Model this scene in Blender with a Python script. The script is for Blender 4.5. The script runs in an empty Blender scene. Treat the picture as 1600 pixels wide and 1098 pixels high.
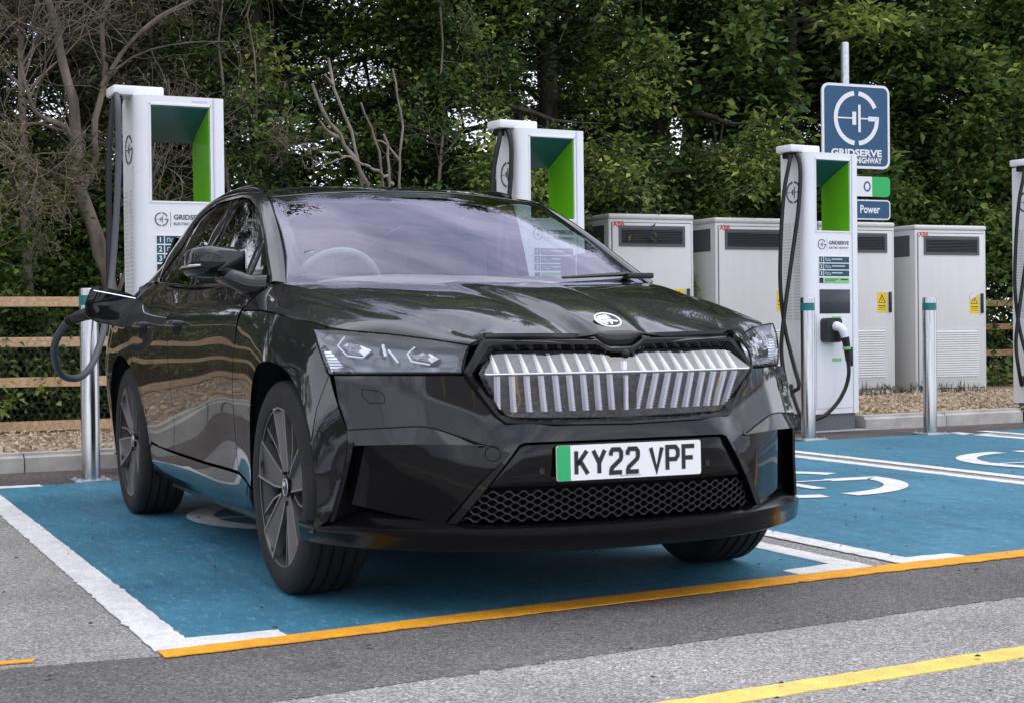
import bpy, bmesh, math, random
import numpy as np
from mathutils import Vector, Matrix, noise
from mathutils.geometry import delaunay_2d_cdt
R = math.radians
SC = bpy.context.scene
COL = SC.collection
random.seed(7); np.random.seed(7)

# ---------------------------------------------------------------- camera
cam_d = bpy.data.cameras.new('camera'); cam = bpy.data.objects.new('camera', cam_d); COL.objects.link(cam)
SC.camera = cam
cam_d.sensor_width = 36; cam_d.lens = 56.5; cam_d.clip_end = 2000; cam_d.clip_start = .1
yaw, pitch, roll = R(23.9685), R(-.8262), R(-.6636)
d = Vector((-math.cos(yaw)*math.cos(pitch), math.sin(yaw)*math.cos(pitch), math.sin(pitch)))
r0 = d.cross(Vector((0, 0, 1))).normalized(); u0 = r0.cross(d)
rr = math.cos(roll)*r0 + math.sin(roll)*u0; uu = -math.sin(roll)*r0 + math.cos(roll)*u0
cam.matrix_world = Matrix(((rr.x, uu.x, -d.x, 5.4049), (rr.y, uu.y, -d.y, -2.4224), (rr.z, uu.z, -d.z, .9087), (0, 0, 0, 1)))

# ---------------------------------------------------------------- sky: bright broken overcast
SUN_EL, SUN_AZ = R(66), R(62)          # azimuth measured from +X (the camera's side) towards +Y
world = bpy.data.worlds.new('World'); SC.world = world; world.use_nodes = True
nt = world.node_tree; nt.nodes.clear()
out = nt.nodes.new('ShaderNodeOutputWorld'); bg = nt.nodes.new('ShaderNodeBackground')
sky = nt.nodes.new('ShaderNodeTexSky'); sky.sky_type = 'NISHITA'; sky.sun_disc = False
sky.sun_elevation = SUN_EL; sky.sun_rotation = math.pi/2 - SUN_AZ
tc = nt.nodes.new('ShaderNodeTexCoord'); mp = nt.nodes.new('ShaderNodeMapping'); mp.inputs['Scale'].default_value = (1.0, 1.0, 2.6)
nz = nt.nodes.new('ShaderNodeTexNoise'); nz.inputs['Scale'].default_value = 2.1; nz.inputs['Detail'].default_value = 7; nz.inputs['Roughness'].default_value = .58
cr_ = nt.nodes.new('ShaderNodeValToRGB'); cr_.color_ramp.elements[0].position = .38; cr_.color_ramp.elements[1].position = .64
cr_.color_ramp.elements[0].color = (8.2, 9.0, 11.4, 1); cr_.color_ramp.elements[1].color = (21, 21.2, 23, 1)
mx = nt.nodes.new('ShaderNodeMix'); mx.data_type = 'RGBA'; mx.inputs[0].default_value = .82
nt.links.new(tc.outputs['Generated'], mp.inputs['Vector']); nt.links.new(mp.outputs[0], nz.inputs['Vector'])
nt.links.new(nz.outputs['Fac'], cr_.inputs[0]); nt.links.new(sky.outputs[0], mx.inputs[6]); nt.links.new(cr_.outputs[0], mx.inputs[7])
nt.links.new(mx.outputs[2], bg.inputs['Color']); nt.links.new(bg.outputs[0], out.inputs['Surface'])
bg.inputs["Strength"].default_value = .115
sun_d = bpy.data.lights.new('sun', 'SUN'); sun_d.energy = 1.15; sun_d.angle = R(75); sun_d.color = (1, .96, .90)
sun = bpy.data.objects.new('sun', sun_d); COL.objects.link(sun); sun.location = (5, -5, 20)
sv = Vector((math.cos(SUN_EL)*math.cos(SUN_AZ), math.cos(SUN_EL)*math.sin(SUN_AZ), math.sin(SUN_EL)))
sun.rotation_euler = sv.to_track_quat('Z', 'Y').to_euler()
SC.view_settings.view_transform = 'Standard'; SC.view_settings.look = 'None'
SC.view_settings.exposure = 0.0; SC.view_settings.gamma = 1; SC.view_settings.use_curve_mapping = False
# ---------------------------------------------------------------- helpers
def tag(o, label=None, cat=None, group=None, kind=None):
    if label: o['label'] = label
    if cat: o['category'] = cat
    if group: o['group'] = group
    if kind: o['kind'] = kind
    return o
def empty(name, loc=(0, 0, 0), rz=0, sc=1):
    o = bpy.data.objects.new(name, None); COL.objects.link(o); o.location = loc; o.rotation_euler = (0, 0, rz); o.scale = (sc, sc, sc)
    o.empty_display_size = .2
    return o
def link(name, me, mat=None, parent=None, smooth=None):
    if mat is not None:
        for m in (mat if isinstance(mat, (list, tuple)) else [mat]): me.materials.append(m)
    o = bpy.data.objects.new(name, me); COL.objects.link(o)
    if parent is not None: o.parent = parent
    if smooth is not None:
        me.shade_smooth()
        if smooth < 179: me.set_sharp_from_angle(angle=R(smooth))
    return o
def obj(name, bm, mat=None, parent=None, smooth=None):
    me = bpy.data.meshes.new(name); bm.normal_update(); bm.to_mesh(me); bm.free()
    return link(name, me, mat, parent, smooth)
def raw(name, verts, faces, mat=None, parent=None, smooth=None):
    me = bpy.data.meshes.new(name); me.from_pydata([tuple(v) for v in verts], [], [tuple(f) for f in faces]); me.update()
    return link(name, me, mat, parent, smooth)
def copy_tree(o, parent=None):
    c = o.copy(); COL.objects.link(c)
    if parent is not None: c.parent = parent
    for ch in list(o.children): copy_tree(ch, c)
    return c
def box(bm, x0, x1, y0, y1, z0, z1, bev=0, seg=2, mi=0):
    g = bmesh.ops.create_cube(bm, size=1)
    vs = g['verts']
    bmesh.ops.scale(bm, vec=(x1-x0, y1-y0, z1-z0), verts=vs)
    bmesh.ops.translate(bm, vec=((x0+x1)/2, (y0+y1)/2, (z0+z1)/2), verts=vs)
    fs = {f for v in vs for f in v.link_faces}
    for f in fs: f.material_index = mi
    if bev:
        es = list({e for v in vs for e in v.link_edges})
        r = bmesh.ops.bevel(bm, geom=es, offset=bev, segments=seg, affect='EDGES', profile=.5)
        for f in r['faces']: f.material_index = mi
def boxo(name, dims, mat, parent=None, bev=.004, seg=2):
    bm = bmesh.new(); box(bm, *dims, bev=bev, seg=seg); return obj(name, bm, mat, parent, 40)
def prism(bm, poly, z0, z1, mi=0):
    """extrude polygon (x,y) from z0 to z1"""
    a = [bm.verts.new((x, y, z0)) for x, y in poly]; b = [bm.verts.new((x, y, z1)) for x, y in poly]; n = len(poly)
    fs = [bm.faces.new(b), bm.faces.new(a[::-1])]
    for i in range(n): fs.append(bm.faces.new((a[i], a[(i+1) % n], b[(i+1) % n], b[i])))
    for f in fs: f.material_index = mi
    bmesh.ops.recalc_face_normals(bm, faces=fs)
    return fs
def cr(pts, n=None, closed=False, per=8):
    """Catmull-Rom (centripetal-ish, chord parametrised) through pts, resampled to n points by length"""
    P = np.array(pts, float); m = len(P)
    if m == 2 and not closed:
        t = np.linspace(0, 1, n or 2)[:, None]; return P[0]*(1-t)+P[1]*t
    if closed: Q = np.concatenate([P[-1:], P, P[:2]])
    else: Q = np.concatenate([2*P[:1]-P[1:2], P, 2*P[-1:]-P[-2:-1]])
    outp = []
    for i in range(1, len(Q)-2):
        p0, p1, p2, p3 = Q[i-1:i+3]
        d0, d1, d2 = [max(np.linalg.norm(b-a), 1e-9)**.5 for a, b in ((p0, p1), (p1, p2), (p2, p3))]
        m1 = (p2-p1) + d1*((p1-p0)/d0 - (p2-p0)/(d0+d1)); m2 = (p2-p1) + d1*((p3-p2)/d2 - (p3-p1)/(d1+d2))
        t = np.linspace(0, 1, per, endpoint=False)[:, None]
        outp.append((2*t**3-3*t**2+1)*p1 + (t**3-2*t**2+t)*m1 + (-2*t**3+3*t**2)*p2 + (t**3-t**2)*m2)
    S = np.concatenate(outp+[Q[-2:-1]])
    if n is None: return S
    L = np.concatenate([[0], np.cumsum(np.linalg.norm(np.diff(S, axis=0), axis=1))])
    t = np.linspace(0, L[-1], n)
    return np.stack([np.interp(t, L, S[:, k]) for k in range(S.shape[1])], -1)
def lin(pts, sp):
    """polyline resampled at spacing sp keeping its corners"""
    P = np.array(pts, float); o = []
    for a, b in zip(P[:-1], P[1:]):
        n = max(1, int(np.ceil(np.linalg.norm(b-a)/sp)))
        o += [a+(b-a)*i/n for i in range(n)]
    return np.array(o+[P[-1]])
def tube(bm, pts, r, seg=8, caps=True, mi=0):
    P = np.array(pts, float); n = len(P); rad = np.broadcast_to(np.asarray(r, float), (n,))
    T = np.gradient(P, axis=0); T /= np.linalg.norm(T, axis=1)[:, None]+1e-12
    ref = np.array([0, 0, 1.]) if abs(T[0][2]) < .9 else np.array([1., 0, 0])
    N = np.cross(T[0], ref); N /= np.linalg.norm(N); rings = []
    for i in range(n):
        N = N - T[i]*(N@T[i]); N /= np.linalg.norm(N)+1e-12; B = np.cross(T[i], N)
        rings.append([bm.verts.new(P[i]+rad[i]*(math.cos(a)*N+math.sin(a)*B)) for a in np.linspace(0, 2*math.pi, seg, endpoint=False)])
    for i in range(n-1):
        for j in range(seg):
            f = bm.faces.new((rings[i][j], rings[i][(j+1) % seg], rings[i+1][(j+1) % seg], rings[i+1][j])); f.material_index = mi
    if caps:
        bm.faces.new(rings[0][::-1]).material_index = mi; bm.faces.new(rings[-1]).material_index = mi
def tubeo(name, pts, r, mat, parent=None, seg=10):
    bm = bmesh.new(); tube(bm, pts, r, seg); return obj(name, bm, mat, parent, 50)
def lathe(bm, prof, seg=48, axis='y', mi=0, arc=None):
    """prof: list of (axial, radius)"""
    rings = []
    for (a, r) in prof:
        ring = []
        for k in range(seg):
            t = 2*math.pi*k/seg
            c, s = r*math.cos(t), r*math.sin(t)
            ring.append(bm.verts.new((c, a, s) if axis == 'y' else (c, s, a)))
        rings.append(ring)
    fs = []
    for i in range(len(prof)-1):
        for k in range(seg):
            fs.append(bm.faces.new((rings[i][k], rings[i][(k+1) % seg], rings[i+1][(k+1) % seg], rings[i+1][k])))
    for f in fs: f.material_index = mi
    return fs, rings
def ring_area(P):
    x, y = P[:, 0], P[:, 1]; return .5*np.sum(x*np.roll(y, -1)-np.roll(x, -1)*y)
def offset_poly(P, dist):
    """shrink closed polygon (ccw or cw) by dist"""
    P = np.array(P, float)
    if ring_area(P) < 0: P = P[::-1]
    a = P-np.roll(P, 1, 0); b = np.roll(P, -1, 0)-P
    a /= np.linalg.norm(a, axis=1)[:, None]+1e-12; b /= np.linalg.norm(b, axis=1)[:, None]+1e-12
    na = np.stack([-a[:, 1], a[:, 0]], -1); nb = np.stack([-b[:, 1], b[:, 0]], -1)
    m = na+nb; m /= np.maximum((m*na).sum(1), .35)[:, None]
    return P+m*dist
def inside(P, q):
    x, y = q[:, 0], q[:, 1]; c = np.zeros(len(q), bool)
    for (x0, y0), (x1, y1) in zip(P, np.roll(P, -1, 0)):
        k = ((y0 > y) != (y1 > y)); 
        with np.errstate(divide='ignore', invalid='ignore'):
            c ^= k & (x < (x1-x0)*(y-y0)/(y1-y0+1e-15)+x0)
    return c
def dist_to(P, q):
    dm = np.full(len(q), 1e9)
    for a, b in zip(P, np.roll(P, -1, 0)):
        ab = b-a; t = np.clip(((q-a)@ab)/(ab@ab+1e-15), 0, 1); dm = np.minimum(dm, np.linalg.norm(q-a-t[:, None]*ab, axis=1))
    return dm
def flange(bm, th):
    bm.normal_update()
    es = [e for e in bm.edges if e.is_boundary]
    nrm = {v: v.normal.copy() for e in es for v in e.verts}
    bv = list(nrm.keys())
    src = {tuple(v.co): nrm[v] for v in bv}
    r = bmesh.ops.extrude_edge_only(bm, edges=es)
    for v in [g for g in r['geom'] if isinstance(g, bmesh.types.BMVert)]:
        v.co -= src[tuple(v.co)]*th
def panel(name, poly, fmap, sp, mat, parent=None, th=.014, gap=.0022, rnd=.005, drop=.002, out=(0, 0, 1), holes=(), flip=None, smooth=35):
    """a shell over the 2-D polygon poly, mapped to 3-D by fmap(a, b) -> (n, 3)"""
    P = np.array(poly, float); P = lin(list(P)+[P[0]], sp)[:-1]
    keep = np.linalg.norm(P-np.roll(P, 1, 0), axis=1) > 1e-4; P = P[keep]
    L0 = offset_poly(P, gap); L1 = offset_poly(P, gap+rnd) if rnd else None
    inner = L1 if rnd else L0
    lo, hi = P.min(0), P.max(0)
    g = np.stack(np.meshgrid(np.arange(lo[0], hi[0], sp), np.arange(lo[1], hi[1], sp)), -1).reshape(-1, 2)
    g[:, 0] += sp*.5*((np.round((g[:, 1]-lo[1])/sp) % 2))*.0
    g = g[inside(inner, g)]; g = g[dist_to(inner, g) > sp*.45]
    loops = [L0]+([L1] if rnd else [])
    HL = []
    for h in holes:
        h = np.array(h, float); h = lin(list(h)+[h[0]], sp)[:-1]
        if len(g): g = g[~inside(h, g)]; g = g[dist_to(h, g) > sp*.45]
        HL.append(h)
    pts, edges = [], []
    for lp in loops+HL:
        o = len(pts); pts += [Vector(p) for p in lp]; edges += [(o+i, o+(i+1) % len(lp)) for i in range(len(lp))]
    pts += [Vector(p) for p in g]
    v, e, f, ov, oe, of = delaunay_2d_cdt(pts, edges, [], 1, 1e-6)
    V2 = np.array([tuple(q) for q in v])
    if HL:
        cen = np.array([V2[list(t)].mean(0) for t in f]); bad = np.zeros(len(f), bool)
        for h in HL: bad |= inside(h, cen)
        f = [t for t, b in zip(f, bad) if not b]
    V3 = np.asarray(fmap(V2[:, 0], V2[:, 1]), float)
    bm = bmesh.new(); bv = [bm.verts.new(p) for p in V3]
    for t in f:
        try: bm.faces.new([bv[i] for i in t])
        except ValueError: pass
    for q in [q for q in bm.verts if not q.link_faces]: bm.verts.remove(q)
    bm.normal_update()
    s = sum((fc.normal*fc.calc_area() for fc in bm.faces), Vector()).dot(Vector(out))
    bmesh.ops.recalc_face_normals(bm, faces=bm.faces[:]); bm.normal_update()
    if sum((fc.normal*fc.calc_area() for fc in bm.faces), Vector()).dot(Vector(out)) < 0:
        bmesh.ops.reverse_faces(bm, faces=bm.faces[:])
    bm.normal_update()
    if rnd and drop:
        for q in bm.verts:
            if q.is_boundary: q.co -= q.normal*drop
    if th: flange(bm, th)
    return obj(name, bm, mat, parent, smooth)
def grid_bm(rows, out=(0, 0, 1), th=.014):
    rows = np.asarray(rows, float); n, m = rows.shape[:2]; bm = bmesh.new()
    vs = [[bm.verts.new(p) for p in r] for r in rows]
    for i in range(n-1):
        for j in range(m-1): bm.faces.new((vs[i][j], vs[i][j+1], vs[i+1][j+1], vs[i+1][j]))
    bmesh.ops.remove_doubles(bm, verts=bm.verts[:], dist=1e-5)
    bmesh.ops.recalc_face_normals(bm, faces=bm.faces[:]); bm.normal_update()
    if sum((f.normal*f.calc_area() for f in bm.faces), Vector()).dot(Vector(out)) < 0: bmesh.ops.reverse_faces(bm, faces=bm.faces[:])
    if th: flange(bm, th)
    return bm
def loft(curves, nu, nv, ends=True):
    """curves: list of 3-D control polylines; returns rows[nv][nu]"""
    C_ = np.stack([cr(c, nu) for c in curves])            # k, nu, 3
    if len(curves) == 2:
        t = np.linspace(0, 1, nv)[:, None, None]; return C_[0]*(1-t)+C_[1]*t
    return np.stack([cr(C_[:, j], nv) for j in range(nu)], 1)
def mir(P, s):
    P = np.array(P, float).copy(); P[..., 1] *= s; return P
_font = {}
def text_mesh(txt, size=1, bold=0., ext=0., sx=1.):
    """triangles of a word set in the built-in font, centred, in the XY plane, cap height about 0.7*size"""
    cu = bpy.data.curves.new('txt', 'FONT'); cu.body = txt; cu.size = size; cu.align_x = 'CENTER'; cu.align_y = 'CENTER'; cu.offset = bold; cu.extrude = ext
    cu.resolution_u = 3
    o = bpy.data.objects.new('txt', cu); COL.objects.link(o); bpy.context.view_layer.update()
    dg = bpy.context.evaluated_depsgraph_get(); me = bpy.data.meshes.new_from_object(o.evaluated_get(dg))
    V = np.array([v.co[:] for v in me.vertices]) if len(me.vertices) else np.zeros((0, 3)); F = [tuple(p.vertices) for p in me.polygons]
    bpy.data.objects.remove(o); bpy.data.curves.remove(cu); bpy.data.meshes.remove(me)
    if len(V): V[:, 0] *= sx; V[:, :2] -= (V[:, :2].max(0)+V[:, :2].min(0))/2
    return V, F
def frame(origin, ux, uy):
    """maps local (x, y, z) arrays to 3-D on the plane with axes ux, uy at origin"""
    ux = np.array(ux, float); ux /= np.linalg.norm(ux); uy = np.array(uy, float); uy -= ux*(ux@uy); uy /= np.linalg.norm(uy); un = np.cross(ux, uy); o = np.array(origin, float)
    return lambda V: o + np.asarray(V)[:, :1]*ux + np.asarray(V)[:, 1:2]*uy + (np.asarray(V)[:, 2:3] if np.asarray(V).shape[1] > 2 else 0)*un
def texto(name, txt, size, fr, mat, parent=None, bold=0., sx=1., lift=.0015, at=(0, 0), width=None):
    V, F = text_mesh(txt, size, bold, 0, sx)
    if width: V[:, 0] *= width/(V[:, 0].max()-V[:, 0].min())
    V[:, 0] += at[0]; V[:, 1] += at[1]; V[:, 2] = lift
    return raw(name, fr(V), F, mat, parent)
def stroke(bm, pts, w, z0=0, z1=None, closed=False):
    """flat ribbon of width w along 2-D polyline pts with mitred joints"""
    P = np.array(pts, float); n = len(P)
    T = np.diff(P, axis=0); T /= np.linalg.norm(T, axis=1)[:, None]
    N = np.stack([-T[:, 1], T[:, 0]], -1)
    M = np.empty_like(P); M[0] = N[0]; M[-1] = N[-1]
    for i in range(1, n-1):
        m = N[i-1]+N[i]; m /= np.linalg.norm(m)+1e-9; M[i] = m/max(m@N[i], .45)
    if closed:
        m = N[-1]+N[0]; m /= np.linalg.norm(m); M[0] = M[-1] = m/max(m@N[0], .45)
    a = [bm.verts.new((*q, z0)) for q in P+M*w/2]; b = [bm.verts.new((*q, z0)) for q in P-M*w/2]
    for i in range(n-1): bm.faces.new((b[i], b[i+1], a[i+1], a[i]))
def flat_from(bm2, fr, name, mat, parent=None):
    V = np.array([v.co[:] for v in bm2.verts]); bm2.verts.index_update(); F = [tuple(v.index for v in f.verts) for f in bm2.faces]; bm2.free()
    return raw(name, fr(V), F, mat, parent)
def rrect(w, h, r, n=5):
    o = []
    for cx, cy, a0 in ((w/2-r, h/2-r, 0), (-w/2+r, h/2-r, 90), (-w/2+r, -h/2+r, 180), (w/2-r, -h/2+r, 270)):
        o += [(cx+r*math.cos(R(a0+90*k/n)), cy+r*math.sin(R(a0+90*k/n))) for k in range(n+1)]
    return o
def arc_pts(cx, cy, r, a0, a1, n=16, ry=None):
    return [(cx+r*math.cos(R(a0+(a1-a0)*k/n)), cy+(ry or r)*math.sin(R(a0+(a1-a0)*k/n))) for k in range(n+1)]
def emblem_bm(s):
    """round G emblem with a plug in it, height 2*s"""
    bm = bmesh.new(); w = .17*s; r = .91*s
    stroke(bm, arc_pts(0, 0, r, 96, 264, 22), w, .002)
    stroke(bm, arc_pts(0, 0, r, 84, 26, 10), w, .002)
    stroke(bm, arc_pts(0, 0, r, -84, -4, 12)+[(r, .0*s), (.52*s, .0*s)], w, .002)
    stroke(bm, [(.0*s+.13*s, .5*s), (.13*s, -.5*s)], .11*s, .0025)
    stroke(bm, [(-.10*s, .24*s), (-.10*s, -.24*s)], .17*s, .0025)
    stroke(bm, [(-.85*s, 0), (-.15*s, 0)], .05*s, .0022); stroke(bm, [(.15*s, 0), (.55*s, 0)], .05*s, .0022)
    return bm
# ---------------------------------------------------------------- car surfaces (thin-plate splines through measured points)
class TPS:
    def __init__(s, pts, lam=1e-4):
        P = np.array(pts, float); s.c = P[:, :2]; n = len(P)
        K = s.k(s.c, s.c) + lam*np.eye(n)
        A = np.zeros((n+3, n+3)); A[:n, :n] = K
        A[:n, n] = 1; A[:n, n+1:] = s.c; A[n, :n] = 1; A[n+1:, :n] = s.c.T
        s.w = np.linalg.solve(A, np.concatenate([P[:, 2], np.zeros(3)]))
    @staticmethod
    def k(a, b):
        d2 = ((a[:, None, :]-b[None, :, :])**2).sum(-1)
        return 0.5*d2*np.log(d2+1e-12)
    def __call__(s, a, b):
        a, b = np.broadcast_arrays(np.asarray(a, float), np.asarray(b, float))
        q = np.stack([a.ravel(), b.ravel()], -1)
        v = s.k(q, s.c) @ s.w[:-3] + s.w[-3] + q @ s.w[-2:]
        return v.reshape(a.shape)

# body side: half width as a function of (x, z)
_side = []
for x in (-.55, -1.1, -1.7, -2.2):
    b = {-.55: 0.0, -1.1: .003, -1.7: .004, -2.2: .003}[x]
    for z, y in ((.18, .80), (.25, .866), (.32, .880), (.42, .887), (.55, .902), (.62, .912), (.70, .922), (.77, .929), (.84, .932), (.93, .930), (.985, .920), (1.03, .878), (1.10, .812)):
        _side.append((x, z, y+b))
_side += [(.42, .768, .854), (.49, .68, .852), (.552, .592, .837), (.535, .45, .850), (.50, .33, .880), (.433, .287, .915), (.39, .225, .908),
          (.289, .908, .853), (.10, .965, .868), (.30, .80, .893), (.20, .70, .925), (.36, .60, .915), (.42, .45, .915), (.0, .86, .938), (-.25, .80, .936), (-.3, .6, .912),
          (.0, .93, .915), (-.25, .95, .926), (-.4, 1.04, .855), (-.2, 1.03, .845), (-.4, .4, .895), (-.45, .25, .885), (.0, .5, .93), (.1, 1.0, .835)]
_side += [(-2.45, .70, .925), (-2.45, .9, .936), (-2.45, 1.0, .915), (-2.45, 1.12, .800), (-2.77, .82, .944), (-2.77, .92, .938), (-2.77, 1.02, .890), (-2.77, 1.14, .775),
          (-3.1, .75, .936), (-3.1, .90, .925), (-3.1, 1.02, .860), (-3.1, 1.16, .735), (-3.4, .7, .905), (-3.4, .9, .885), (-3.4, 1.05, .80), (-3.4, 1.18, .68),
          (-3.65, .7, .82), (-3.65, .9, .79), (-3.65, 1.1, .68), (-3.4, .35, .87), (-3.65, .35, .78), (-2.45, .3, .89), (-2.77, .5, .92), (-3.1, .4, .91), (-2.3, .2, .82)]
# a common upright section, plus a smooth correction, so that the doors stay free of ripples
_pz = np.array([.10, .18, .25, .32, .42, .55, .62, .70, .77, .84, .93, .985, 1.03, 1.10, 1.2]); _py = np.array([.74, .80, .866, .880, .887, .902, .912, .922, .929, .932, .930, .920, .878, .812, .712])
def _spl(x, y):
    n = len(x); h = np.diff(x); A = np.zeros((n, n)); b = np.zeros(n); A[0, 0] = A[-1, -1] = 1
    for i in range(1, n-1): A[i, i-1:i+2] = h[i-1], 2*(h[i-1]+h[i]), h[i]; b[i] = 6*((y[i+1]-y[i])/h[i]-(y[i]-y[i-1])/h[i-1])
    m = np.linalg.solve(A, b)
    def f(q):
        q = np.asarray(q, float); i = np.clip(np.searchsorted(x, q)-1, 0, n-2); a = (x[i+1]-q)/h[i]; c = (q-x[i])/h[i]
        return a*y[i]+c*y[i+1]+((a**3-a)*m[i]+(c**3-c)*m[i+1])*h[i]**2/6
    return f
_prof = _spl(_pz, _py)
_res = TPS([(x, z, y-float(_prof(z))) for x, z, y in _side], 2e-3)
side = lambda x, z: _prof(np.clip(z, .1, 1.2))+_res(x, z)
# greenhouse side: half width (x, z)
glass_side = TPS([(-.42, 1.10, .800), (-1.2, 1.10, .812), (-2.0, 1.12, .806), (-2.6, 1.14, .770), (-2.85, 1.187, .715), (-3.3, 1.2, .655), (-3.6, 1.2, .58),
                  (-.8, 1.29, .728), (-1.2, 1.30, .745), (-2.0, 1.32, .725), (-2.57, 1.33, .660), (-3.2, 1.29, .565),
                  (-1.15, 1.47, .645), (-1.8, 1.51, .640), (-2.5, 1.48, .610), (-3.2, 1.38, .555), (-.42, 1.2, .76), (-.42, 1.5, .62)])
# front face: x as a function of (|y|, z)  (symmetric)
_front = [(.0, .846, .815), (.20, .86, .802), (.451, .877, .752), (.525, .768, .757), (.425, .612, .795), (.0, .72, .845), (.25, .74, .825), (.0, .60, .872), (.2, .60, .868),
          (.854, .768, .420), (.70, .770, .605), (.62, .72, .690), (.85, .68, .490), (.837, .592, .552), (.70, .62, .672), (.479, .541, .800), (.361, .555, .852), (.60, .56, .735),
          (.850, .45, .535), (.70, .45, .680), (.465, .414, .812), (.557, .296, .748), (.25, .41, .858), (.0, .41, .868), (.0, .29, .860), (.25, .29, .845), (.880, .33, .495), (.915, .287, .435), (.75, .29, .625), (.65, .36, .70), (.0, .5, .874)]
_fr = TPS([(s*a, b, c) for a, b, c in _front for s in ((1, -1) if a else (1,))], 3e-4)
def front(y, z):
    # between lamp and intake: an upright strip, a crease, and below it a facet leaning back
    a, z = np.broadcast_arrays(np.abs(np.asarray(y, float)), np.asarray(z, float)); base = _fr(y, z)
    xb = np.interp(a, [.45, .487, .635, .74, .838], [.808, .799, .724, .647, .552]); zb = np.interp(a, [.45, .487, .635, .74, .838], [.550, .551, .604, .601, .593])
    xh = np.interp(a, [.45, .527, .62, .70, .78, .854], [.80, .767, .69, .605, .512, .42]); zc = np.interp(a, [.40, .53, .80, .86], [.598, .664, .752, .766])
    xc = xb-(zc-zb)*.44
    seg = np.where(z <= zc, xb-np.maximum(z-zb, 0)*.44, xc+(xh-xc)*np.minimum((z-zc)/np.maximum(.768-zc, .002), 1))
    ss = lambda t: (lambda q: q*q*(3-2*q))(np.clip(t, 0, 1))
    w = ss((a-.43)/.08)*ss((.868-a)/.03)*np.clip(1-(zb-z)/.06, 0, 1)*np.clip(1-(z-.768)/.03, 0, 1)
    return base*(1-w)+seg*w
# windscreen: x as a function of (y, z)
wind = TPS([(s*a, b, c) for a, b, c in [(0, 1.09, -.20), (.40, 1.09, -.26), (.70, 1.09, -.36), (.80, 1.09, -.42), (0, 1.30, -.60), (.4, 1.30, -.645), (.68, 1.30, -.76), (0, 1.498, -1.06), (.35, 1.49, -1.09), (.612, 1.467, -1.13)]
            for s in ((1, -1) if a else (1,))])
# roof: z as a function of (x, y)
roof = TPS([(x, s*y, z) for x, y, z in [(-1.06, 0, 1.498), (-1.09, .35, 1.488), (-1.13, .612, 1.466), (-1.4, 0, 1.545), (-1.4, .4, 1.533), (-1.4, .60, 1.508), (-1.8, 0, 1.568), (-1.8, .4, 1.557), (-1.8, .60, 1.530),
            (-2.3, 0, 1.560), (-2.3, .4, 1.55), (-2.3, .58, 1.520), (-2.9, 0, 1.51), (-2.9, .4, 1.498), (-2.9, .56, 1.455), (-3.35, 0, 1.43), (-3.35, .4, 1.41), (-3.35, .53, 1.37)] for s in ((1, -1) if y else (1,))])
# bonnet: z as a function of (x, y)
_hood = [(.80, .0, .872), (.795, .25, .873), (.758, .451, .874), (.70, .0, .915), (.70, .3, .905), (.66, .50, .885), (.45, .0, .985), (.45, .3, .975), (.45, .55, .955), (.45, .70, .905), (.2, .0, 1.035), (.2, .3, 1.030), (.2, .55, 1.018), (.2, .72, .985),
         (-.05, 0, 1.068), (-.05, .3, 1.066), (-.05, .6, 1.060), (-.05, .75, 1.035), (-.25, 0, 1.082), (-.25, .4, 1.085), (-.3, .7, 1.083), (-.40, .79, 1.085)]
hood = TPS([(x, s*y, z) for x, y, z in _hood for s in ((1, -1) if y else (1,))], 1.5e-3)
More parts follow.
